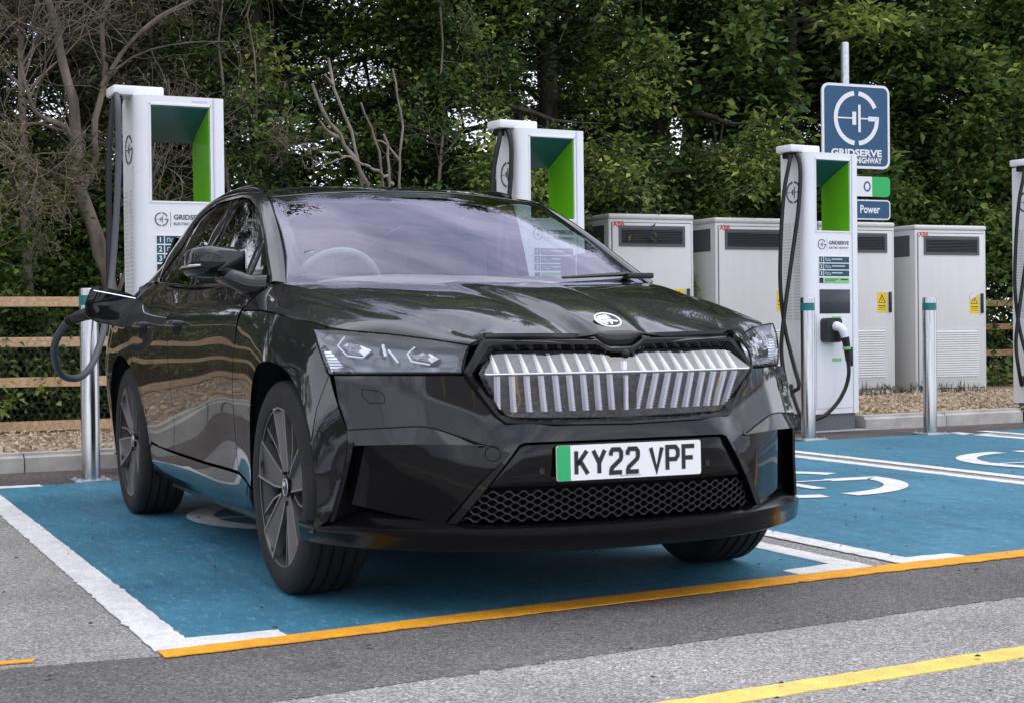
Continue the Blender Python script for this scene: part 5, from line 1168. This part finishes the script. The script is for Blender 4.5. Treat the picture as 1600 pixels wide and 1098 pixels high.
# open charge flap at the right rear fender and its pocket
fl = bmesh.new(); P_ = [(-.845, 1.075), (-.86, .945), (-.90, .925), (-1.07, .965), (-1.115, 1.0), (-1.115, 1.05), (-1.085, 1.13), (-1.06, 1.145), (-.90, 1.105)]
a_ = [fl.verts.new((-2.735+.02*(y+.85), y, z)) for y, z in P_]; b_ = [fl.verts.new((-2.760+.02*(y+.85), y, z)) for y, z in P_]; fl.faces.new(a_); fl.faces.new(b_[::-1])
for i in range(len(P_)): fl.faces.new((a_[i], a_[(i+1) % len(P_)], b_[(i+1) % len(P_)], b_[i]))
bmesh.ops.recalc_face_normals(fl, faces=fl.faces[:])
bmesh.ops.bevel(fl, geom=fl.edges[:], offset=.006, segments=2, affect='EDGES')
flap = obj('charge_flap', fl, cm, car, 40)
tubeo('flap_edge', [(-2.728, -.87, 1.078), (-2.729, -.98, 1.100), (-2.730, -1.075, 1.118)], .004, M['chrome'], flap, 6)
# ---------------------------------------------------------------- trees
M['bark'] = noisy('dark_bark', (.035, .028, .022), (.10, .082, .065), 9, .95, .8, .03, 7, stretch=(1, 1, .25))
M['pale_bark'] = noisy('pale_bark', (.085, .068, .052), (.25, .205, .16), 7, .95, .7, .02, 7, stretch=(1, 1, .3))
M['dead'] = noisy('bleached_dead_wood', (.15, .125, .10), (.36, .31, .26), 8, .95, .5, .01, 6, stretch=(1, 1, .25))
def leafmat(name, stops, transl=.35, rough=.5):
    m = bpy.data.materials.new(name); m.use_nodes = True; n = m.node_tree; b = n.nodes['Principled BSDF']; o = n.nodes['Material Output']
    at = n.nodes.new('ShaderNodeAttribute'); at.attribute_name = 'tone'; rp = n.nodes.new('ShaderNodeValToRGB'); e = rp.color_ramp.elements
    while len(e) < len(stops): e.new(.5)
    for el, (p, c) in zip(e, stops): el.position = p; el.color = (*c, 1)
    n.links.new(at.outputs['Fac'], rp.inputs[0]); n.links.new(rp.outputs[0], b.inputs['Base Color']); b.inputs['Roughness'].default_value = rough; b.inputs['Specular IOR Level'].default_value = .25
    tr = n.nodes.new('ShaderNodeBsdfTranslucent'); n.links.new(rp.outputs[0], tr.inputs[0]); mx_ = n.nodes.new('ShaderNodeMixShader'); mx_.inputs[0].default_value = transl
    n.links.new(b.outputs[0], mx_.inputs[1]); n.links.new(tr.outputs[0], mx_.inputs[2]); n.links.new(mx_.outputs[0], o.inputs[0]); return m
M['leaf_a'] = leafmat('hawthorn_leaves', [(0, (.014, .030, .010)), (.38, (.085, .145, .038)), (.68, (.24, .32, .070)), (1, (.52, .54, .14))])
M['leaf_b'] = leafmat('dark_evergreen_leaves', [(0, (.011, .024, .010)), (.6, (.042, .070, .024)), (1, (.13, .17, .05))], .15)
M['leaf_c'] = leafmat('bright_broad_leaves', [(0, (.022, .052, .014)), (.48, (.13, .22, .05)), (1, (.48, .56, .15))], .4)
M['leaf_d'] = leafmat('olive_twig_leaves', [(0, (.045, .05, .018)), (.5, (.085, .095, .03)), (1, (.17, .17, .06))], .3)
def quads(C_, D_, N_, L, W_, tone, name):
    """rhombic leaves, slightly folded along the midrib: two triangles each"""
    S_ = np.cross(D_, N_); S_ /= np.linalg.norm(S_, axis=1)[:, None]+1e-9; n = len(C_); L = np.broadcast_to(L, (n,))[:, None]; W_ = np.broadcast_to(W_, (n,))[:, None]
    up = N_*W_*.35
    V = np.stack([C_-D_*L*.5, C_+S_*W_*.5+up-D_*L*.06, C_+D_*L*.5, C_-S_*W_*.5+up-D_*L*.06], 1).reshape(-1, 3)
    i = np.arange(n)*4; F = np.stack([np.stack([i, i+1, i+2], -1), np.stack([i, i+2, i+3], -1)], 1).reshape(-1, 3)
    me = bpy.data.meshes.new(name); me.vertices.add(len(V)); me.vertices.foreach_set('co', V.astype(np.float32).ravel()); me.loops.add(F.size); me.loops.foreach_set('vertex_index', F.astype(np.int32).ravel())
    me.polygons.add(len(F)); me.polygons.foreach_set('loop_start', np.arange(0, F.size, 3, dtype=np.int32)); me.update(calc_edges=True)
    a = me.attributes.new('tone', 'FLOAT', 'FACE'); a.data.foreach_set('value', np.repeat(tone, 2).astype(np.float32)); return me
def unit(v): return v/(np.linalg.norm(v, axis=-1, keepdims=True)+1e-9)
def skeleton(rs, h, r, spread, levels, start=.15, n1=10, lean=(0, 0), droop=.1, upw=.35):
    """tapered trunk + recursive limbs: list of (pts, radii, level)"""
    out = []
    k = 14; t = np.linspace(0, 1, k); wob = np.cumsum(rs.normal(0, .035*h/6, (k, 2)), 0)
    tr = np.stack([lean[0]*t+wob[:, 0], lean[1]*t+wob[:, 1], h*t], -1); out.append((tr, r*(1-t)**.8*.9+r*.10, 0))
    def grow(pts, rad, lev, length):
        if lev > levels: return
        n = n1 if lev == 1 else rs.randint(3, 6)
        for _ in range(n):
            f = rs.uniform(start if lev == 1 else .3, .97); i = f*(len(pts)-1); a = int(i); b = min(a+1, len(pts)-1); p = pts[a]*(1-(i-a))+pts[b]*(i-a); rr_ = np.interp(i, np.arange(len(rad)), rad)*rs.uniform(.45, .7)
            ax = unit(pts[b]-pts[max(a-1, 0)]); az = rs.uniform(0, 6.28); side_ = unit(np.cross(ax, [math.cos(az), math.sin(az), .3])); d0 = unit(ax*rs.uniform(.15, .6)+side_*1.0+np.array([0, 0, upw*rs.uniform(-.6, 1.)]))
            ln = length*rs.uniform(.55, 1.1)*(1-.35*f if lev == 1 else 1); m = 8; P = [p]; dd = d0
            for q in range(m-1): dd = unit(dd+rs.normal(0, .16, 3)+np.array([0, 0, -droop*.25])); P.append(P[-1]+dd*ln/(m-1))
            P = np.array(P); rd = np.maximum(rr_*(1-np.linspace(0, 1, m))**.9, .003); out.append((P, rd, lev)); grow(P, rd, lev+1, ln*.55)
    grow(tr, out[0][1], 1, spread); return out
def wood(sk, name, m, par, minr=.004, maxlev=9):
    bm = bmesh.new()
    for P, rd, lev in sk:
        if lev <= maxlev: tube(bm, P, np.maximum(rd, minr), 9 if lev == 0 else (5 if lev == 1 else 3), False)
    return obj(name, bm, m, par, 60)
def foliage(rs, sk, per, L, W_, sp, name, minlev=2, flat=.5, clump=True, tone_sd=.16, light_up=.0):
    """leaf clumps strung along the outer twigs"""
    C_ = []; D_ = []; T_ = []; h0 = rs.uniform(0, 50)
    for P, rd, lev in sk:
        if lev < minlev: continue
        n = max(1, int(per*rs.uniform(.4, 1.5))); t = rs.uniform(.2, 1.05, n)*(len(P)-1); a = np.clip(t.astype(int), 0, len(P)-2); base = P[a]+(P[a+1]-P[a])*(t-a)[:, None]
        off = rs.normal(0, 1, (n, 3))*np.array([sp, sp, sp*flat]); C_.append(base+off); dr = unit(P[a+1]-P[a]); D_.append(unit(dr*.6+unit(off)+rs.normal(0, .5, (n, 3))))
        T_.append(np.full(n, .46+.62*noise.noise(Vector(P[0])*.85+Vector((h0, 0, 0)))+rs.normal(0, tone_sd*.55))+rs.normal(0, .13, n))
    C_, D_, T_ = np.concatenate(C_), np.concatenate(D_), np.clip(np.concatenate(T_), 0, 1); n = len(C_)
    N_ = unit(rs.normal(0, .55, (n, 3))+np.array([0, 0, 1.])); D_ = unit(D_-N_*(D_*N_).sum(1)[:, None]*.8)
    return quads(C_, D_, N_, L*rs.uniform(.45, 1.45, n), W_*rs.uniform(.5, 1.35, n), T_, name)
rs = np.random.RandomState(21)
protos = {}
def proto(kind, h, r, spread, levels, n1, per, L, W_, sp, leaf, bark, **kw):
    fk = {k: kw.pop(k) for k in ('flat', 'tone_sd', 'minlev') if k in kw}
    sk = skeleton(rs, h, r, spread, levels, n1=n1, **kw)
    tm = bpy.data.meshes; bm = bmesh.new()
    for P, rd, lev in sk: tube(bm, P, np.maximum(rd, .004), 9 if lev == 0 else (5 if lev == 1 else 3), False)
    me = tm.new('trunk'); bm.to_mesh(me); bm.free(); me.materials.append(M[bark]); me.shade_smooth()
    le = foliage(rs, sk, per, L, W_, sp, 'crown', **fk); le.materials.append(M[leaf]); protos[kind] = (me, le)
def plant(kind, name, loc, rz, sc, label, cat='tree', group=None):
    me, le = protos[kind]; t = empty(name, loc, rz, 1); t.scale = sc if isinstance(sc, tuple) else (sc, sc, sc); tag(t, label, cat, group)
    a = bpy.data.objects.new('trunk' if cat == 'tree' else 'stems', me); COL.objects.link(a); a.parent = t
    b = bpy.data.objects.new('crown' if cat == 'tree' else 'leaves', le); COL.objects.link(b); b.parent = t
    return t
proto('dense', 9.5, .17, 2.6, 4, 34, 24, .085, .056, .14, 'leaf_a', 'bark', start=.08, droop=.25, tone_sd=.27)
proto('dense2', 9.0, .15, 2.3, 4, 34, 25, .078, .05, .12, 'leaf_a', 'bark', start=.10, droop=.35, tone_sd=.28)
proto('yew', 10.5, .20, 2.4, 4, 40, 21, .10, .030, .17, 'leaf_b', 'bark', start=.05, droop=.45, flat=.35)
proto('yew2', 10.0, .22, 2.9, 4, 36, 20, .11, .034, .2, 'leaf_b', 'bark', start=.14, droop=.3, flat=.35)
proto('broad', 8.5, .14, 2.4, 4, 26, 18, .15, .085, .18, 'leaf_c', 'bark', start=.22, droop=.4, tone_sd=.28)
proto('shrub', 2.6, .035, 1.3, 3, 26, 26, .085, .055, .14, 'leaf_c', 'bark', start=.02, droop=.3, upw=.7)
proto('ivy', 1.3, .02, .9, 3, 24, 22, .07, .05, .10, 'leaf_a', 'bark', start=.0, droop=.3, upw=.6)
proto('twiggy', 7.0, .050, 2.0, 5, 20, 2.2, .05, .03, .08, 'leaf_d', 'pale_bark', start=.18, droop=.1, upw=.5, minlev=3)
names = {'dense': 'leafy green tree', 'dense2': 'fine-leaved green tree', 'yew': 'dark evergreen tree', 'yew2': 'dark spreading evergreen tree', 'broad': 'bright broad-leaved tree'}
rp = random.Random(5)
spots = [  # kind, x, y, scale, where
 ('yew', -11.0, -1.6, .95, 'at the far left behind the bare-branched tree'), ('yew2', -11.6, .6, 1.0, 'behind the charger that feeds the car'), ('dense', -10.6, 2.1, .95, 'rising over the car roof left of the dead branches'),
 ('dense2', -10.9, 4.0, 1.0, 'just right of the pale dead branches'), ('dense', -11.9, 5.9, 1.05, 'directly behind the middle charger'), ('dense2', -12.4, 7.6, 1.1, 'rising over the left pair of cabinets'),
 ('broad', -12.3, 9.3, 1.05, 'hanging over the top of the blue sign'), ('yew', -13.3, 8.3, 1.0, 'dark behind the blue sign'), ('broad', -12.3, 12.6, .9, 'at the right edge above the rightmost charger'), ('yew2', -13.6, 11.2, 1.05, 'between the blue sign and the right edge'),
 ('yew2', -14.6, 2.6, 1.05, 'in the back row behind the car roof'), ('yew', -14.8, 5.2, 1.1, 'in the back row behind the middle charger'), ('yew2', -15.6, 14.2, 1.1, 'in the back row at the right edge'), ('yew', -15.2, -.6, 1.1, 'in the back row at the left edge'),
 ('yew', -13.0, 1.4, 1.0, 'dark behind the gap left of the dead branches'), ('dense', -3.0, -23.0, 1.0, 'along the near side of the car park, out of view'), ('yew', 1.5, -24.0, 1.0, 'on the near side, the dark one out of view'), ('dense2', 6.0, -23.5, 1.0, 'on the near side opposite the camera, out of view'), ('dense', -7.5, -17.5, 1.0, 'at the near corner of the fence, out of view'),
 ('yew2', -14.5, 21.5, 1.1, 'past the right end of the fence, out of view'), ('dense', -12.0, 25.0, 1.1, 'farther past the right end of the fence, out of view'), ('broad', -15.0, 28.5, 1.2, 'farthest past the right end of the fence, out of view'), ('yew', -15.5, -6.0, 1.1, 'in the back row beyond the left edge'), ('yew2', -16.0, -11.5, 1.15, 'in the back row far beyond the left edge'),
 ('dense', -16.5, 9.8, 1.1, 'in the back row behind the sign pole'), ('dense2', -10.8, -4.4, 1.0, 'beyond the left edge of the picture'), ('dense', -11.2, -7.6, 1.0, 'well beyond the left edge of the picture'), ('yew', -12.0, 15.6, 1.0, 'beyond the right edge of the picture'), ('broad', -11.4, -11.0, 1.1, 'farthest beyond the left edge of the picture'), ('dense2', -13.5, 18.5, 1.1, 'farthest beyond the right edge of the picture')]
for k, x, y, s, where in spots:
    plant(k, 'woodland_tree', (x, y, -.03), rp.uniform(0, 6.28), (lambda q: (q, q, q*(.92 if x > -13 else .95)))(s*rp.uniform(.95, 1.05)), f'{names[k]} {where}', group='woodland trees beyond the fence')
# thin pale tree with bare twigs at the left
for (x, y, h_, rz, s, lab) in ((-9.3, -.52, 0, 1.2, .95, 'pale-barked tree with bare twiggy branches left of the first charger'), (-9.6, .55, 0, 3.9, .85, 'second bare twiggy tree just behind the first charger'), (-10.0, -1.3, 0, 5.1, .95, 'bare twiggy tree at the left picture edge')):
    plant('twiggy', 'bare_tree', (x, y, 0), rz, s, lab, group='bare twiggy trees by the left fence')
# slender saplings whose pale stems show against the dark wood
proto('sapling', 6.0, .028, 1.0, 3, 16, 12, .075, .05, .10, 'leaf_a', 'pale_bark', start=.35, droop=.2, upw=.9)
for i, (x, y, s, where) in enumerate([(-9.0, 1.25, .85, 'just right of the first charger'), (-9.2, 1.5, .75, 'between the first charger and the dead branches'), (-9.5, 3.35, .9, 'right of the dead branches'), (-9.8, 3.75, .8, 'left of the middle charger'), (-12.3, 6.1, .8, 'over the first cabinet'), (-11.8, 11.6, .9, 'right of the blue sign'), (-11.9, 12.9, .8, 'near the right edge')]):
    plant('sapling', 'sapling', (x, y, 0), i*2.1, s, f'slender sapling with a thin pale stem {where}', group='slender saplings at the edge of the wood')
# shrubs
for i, (k, x, y, s, where) in enumerate([('ivy', -8.6, -.9, .9, 'trailing through the fence at the left edge'), ('ivy', -8.7, -.1, .75, 'behind the fence left of the steel bollard'), ('ivy', -8.8, 1.0, .9, 'behind the fence and the car'), ('shrub', -9.4, 1.6, .8, 'low behind the car roof'), ('shrub', -9.3, 2.75, .85, 'below the pale dead branches'), ('shrub', -10.4, 4.4, 1.0, 'left of the middle charger'),
    ('shrub', -12.4, 6.5, 1.15, 'above the first cabinet'), ('shrub', -12.3, 8.0, 1.15, 'above the second cabinet'), ('shrub', -12.2, 10.9, 1.35, 'above the gap beside the sign'), ('shrub', -12.1, 12.2, 1.45, 'tall above the rightmost cabinet'), ('shrub', -12.4, 13.6, 1.5, 'at the right edge by the last charger'), ('ivy', -8.9, -2.2, 1.0, 'beyond the left picture edge'), ('shrub', -9.6, -.6, .9, 'dark behind the fence at the left edge'), ('shrub', -9.9, .5, .95, 'behind the leaning pale trunk'), ('shrub', -10.6, -1.2, 1.2, 'behind the fence at the far left corner'), ('shrub', -10.2, -3.0, 1.0, 'behind the fence outside the left picture edge'), ('shrub', -13.0, 9.6, 1.3, 'dark behind the sign pole'), ('shrub', -12.6, 4.9, 1.2, 'behind the middle charger opening')]):
    plant(k, 'shrub', (x, y, .0), i*1.7, s, f'leafy green shrub {where}', 'shrub', 'shrubs along the fence')
# bleached dead branches
def snag(pts, r, label, subs):
    s = empty('dead_branch', pts[0]); tag(s, label, 'dead branch', 'bleached dead branches'); o = np.array(pts[0])
    P = cr(pts, 26); P = P+np.random.RandomState(int(r*1e4)).normal(0, .010, P.shape); tubeo('stem', P-o, np.linspace(r, r*.4, 26)*.58*np.random.RandomState(int(r*1e4)+1).uniform(.85, 1.18, 26), M['dead'], s, 7)
    for a, b, c_ in subs: tubeo('twig', cr([np.array(a), np.array(b), np.array(c_)], 10)-o, np.linspace(r*.4, r*.15, 10), M['dead'], s, 5)
snag([(-8.95, 2.6, 0), (-8.92, 2.55, 1.0), (-8.9, 2.5, 2.02), (-8.8, 2.43, 2.28), (-8.7, 2.2, 2.59), (-8.6, 1.99, 2.86), (-8.5, 1.83, 3.12)], .062, 'pale dead branch leaning left with a broken tip, above the windscreen', [((-8.68, 2.12, 2.67), (-8.62, 2.0, 2.72), (-8.6, 1.93, 2.8))])
snag([(-8.93, 2.5, 0), (-8.92, 2.5, 1.0), (-8.9, 2.46, 2.02), (-8.85, 2.4, 2.28), (-8.8, 2.27, 2.78), (-8.75, 2.13, 3.06), (-8.7, 2.05, 3.38)], .05, 'tallest pale dead branch rising steeply over the car roof', [((-8.72, 2.1, 3.15), (-8.65, 2.02, 3.2), (-8.6, 1.98, 3.22))])
snag([(-8.96, 2.7, 0), (-8.9, 2.64, 2.02), (-8.82, 2.6, 2.29), (-8.75, 2.54, 2.54), (-8.68, 2.41, 2.83), (-8.6, 2.33, 2.99)], .04, 'mid-height pale dead branch right of the two leaning ones', [])
snag([(-8.95, 2.82, 0), (-8.9, 2.8, 2.03), (-8.9, 2.8, 2.57), (-8.9, 2.83, 2.87), (-8.9, 2.79, 3.11), (-8.9, 2.74, 3.36)], .036, 'upright thin dead stem, rightmost of the bleached group', [((-8.9, 2.8, 2.5), (-8.8, 2.6, 2.66), (-8.75, 2.5, 2.66))])
snag([(-8.85, 2.72, 2.26), (-8.8, 2.61, 2.34), (-8.68, 2.44, 2.4), (-8.55, 2.15, 2.48), (-8.43, 1.87, 2.52), (-8.3, 1.67, 2.54)], .026, 'nearly level dead branch pointing left, lowest of the bleached group', [((-8.55, 2.15, 2.48), (-8.5, 2.0, 2.42), (-8.45, 1.9, 2.38))])
snag([(-8.75, 2.66, 0), (-8.7, 2.64, 2.01), (-8.67, 2.62, 2.27), (-8.63, 2.58, 2.53), (-8.6, 2.55, 2.71)], .042, 'short blunt dead stump just above the car roof', [])
snag([(-11.3, 7.64, .0), (-11.3, 7.6, 1.9), (-11.3, 7.64, 2.17), (-11.2, 7.71, 2.32), (-11.1, 7.87, 2.43), (-11.0, 8.01, 2.52)], .025, 'single dead branch sticking up over the cabinets toward the right', [])
# the pale forked tree at the left
bt = empty('bare_tree', (-8.8, .3, 0)); tag(bt, 'pale-barked forked tree with a leaning trunk beside the first charger', 'tree'); o_ = np.array([-8.8, .3, 0])
trk = cr([(-8.8, .34, 0), (-8.8, .28, .5), (-8.8, .2, .91), (-8.79, .06, 1.35), (-8.77, -.05, 1.8), (-8.76, -.15, 2.07), (-8.75, -.22, 2.29), (-8.74, -.2, 2.67), (-8.72, -.28, 3.1), (-8.71, -.43, 3.75), (-8.7, -.5, 4.17), (-8.7, -.45, 5.2), (-8.7, -.5, 6.6)], 46)-o_
bm = bmesh.new(); tube(bm, trk+np.random.RandomState(3).normal(0, .007, trk.shape), np.concatenate([np.linspace(.078, .060, 18), np.linspace(.046, .010, 28)])*np.random.RandomState(5).uniform(.9, 1.12, 46), 9); obj('trunk', bm, M['pale_bark'], bt, 60)
lim = [([(-8.79, .02, 1.45), (-8.8, -.10, 2.0), (-8.8, -.17, 2.13), (-8.7, -.24, 2.2), (-8.6, -.54, 2.29), (-8.5, -.86, 2.46), (-8.4, -1.07, 2.54), (-8.4, -1.5, 2.9)], .038), ([(-8.8, -.19, 2.57), (-8.73, -.33, 2.69), (-8.67, -.53, 2.76), (-8.6, -.61, 2.91), (-8.6, -.7, 3.3)], .03),
       ([(-8.8, -.16, 2.13), (-8.82, -.03, 2.41), (-8.84, -.04, 2.69), (-8.86, .07, 3.14), (-8.88, .05, 3.59), (-8.9, .2, 4.05), (-8.9, .3, 5.2)], .034), ([(-8.84, .03, 3.05), (-8.7, .24, 3.4), (-8.6, .5, 3.65), (-8.5, .76, 3.79), (-8.4, 1.2, 4.1)], .022), ([(-8.8, .12, 1.2), (-8.7, .24, 1.6), (-8.65, .3, 2.0), (-8.6, .36, 2.3)], .022)]
sk = []
for P, r_ in lim:
    Q = cr(P, 20)-o_; tubeo('limb', Q, np.linspace(r_, r_*.25, 20), M['pale_bark'], bt, 7); sk.append((Q, np.linspace(r_, r_*.25, 20), 1))
rs2 = np.random.RandomState(12); tw = []
def grow2(P, rad, lev):
    if lev > 4: return
    for _ in range({2: 9, 3: 5, 4: 3}[lev]):
        i = rs2.randint(len(P)//4, len(P)-1); p = P[i]; ax = unit(P[i+1]-P[i]) if i+1 < len(P) else unit(P[i]-P[i-1]); dd = unit(ax*.8+rs2.normal(0, .6, 3)+np.array([.1, 0, .25])); ln = rs2.uniform(.5, 1.0)*{2: 1.3, 3: .8, 4: .5}[lev]; Q = [p]
        for q in range(7): dd = unit(dd+rs2.normal(0, .17, 3)); Q.append(Q[-1]+dd*ln/7)
        Q = np.array(Q); rr_ = min(rad[i]*.5, .016); rd = np.linspace(rr_, .0025, 8); tw.append((Q, rd, lev)); grow2(Q, rd, lev+1)
for P, rd, lv in sk+[(trk[20:], np.linspace(.06, .012, len(trk)-20), 1)]: grow2(P, rd, 2)
bm = bmesh.new()
for P, rd, lv in tw: tube(bm, P, rd, 4 if lv == 2 else 3, False)
tag(obj('twigs', bm, M['pale_bark'], bt, 60), kind='stuff')
# thin weeds along the kerb and the foot of the fence
rs = np.random.RandomState(31); n = 2600; yy = rs.uniform(-3.5, 12.5, n); xx = np.where(yy < 4.3, -8.05, -9.72)+rs.normal(0, .12, n)-np.abs(rs.normal(0, .35, n))*(yy < 4.3)
cl = np.array([noise.noise((a*1.1, b*1.1, 3)) for a, b in zip(xx, yy)]); k = cl > .12; xx, yy = xx[k], yy[k]; n = len(xx); zz = rs.uniform(.1, .2, n)
D_ = unit(rs.normal(0, .45, (n, 3))+np.array([0, 0, 1.])); N_ = unit(rs.normal(0, 1, (n, 3))); me = quads(np.stack([xx, yy, zz], -1), D_, N_, rs.uniform(.06, .20, n), rs.uniform(.006, .02, n), np.clip(rs.normal(.5, .25, n), 0, 1), 'weeds'); me.materials.append(M['leaf_d'])
o = bpy.data.objects.new('weeds', me); COL.objects.link(o); tag(o, 'thin tufts of grass and weeds growing along the fence foot and cabinets', 'weeds', kind='stuff')
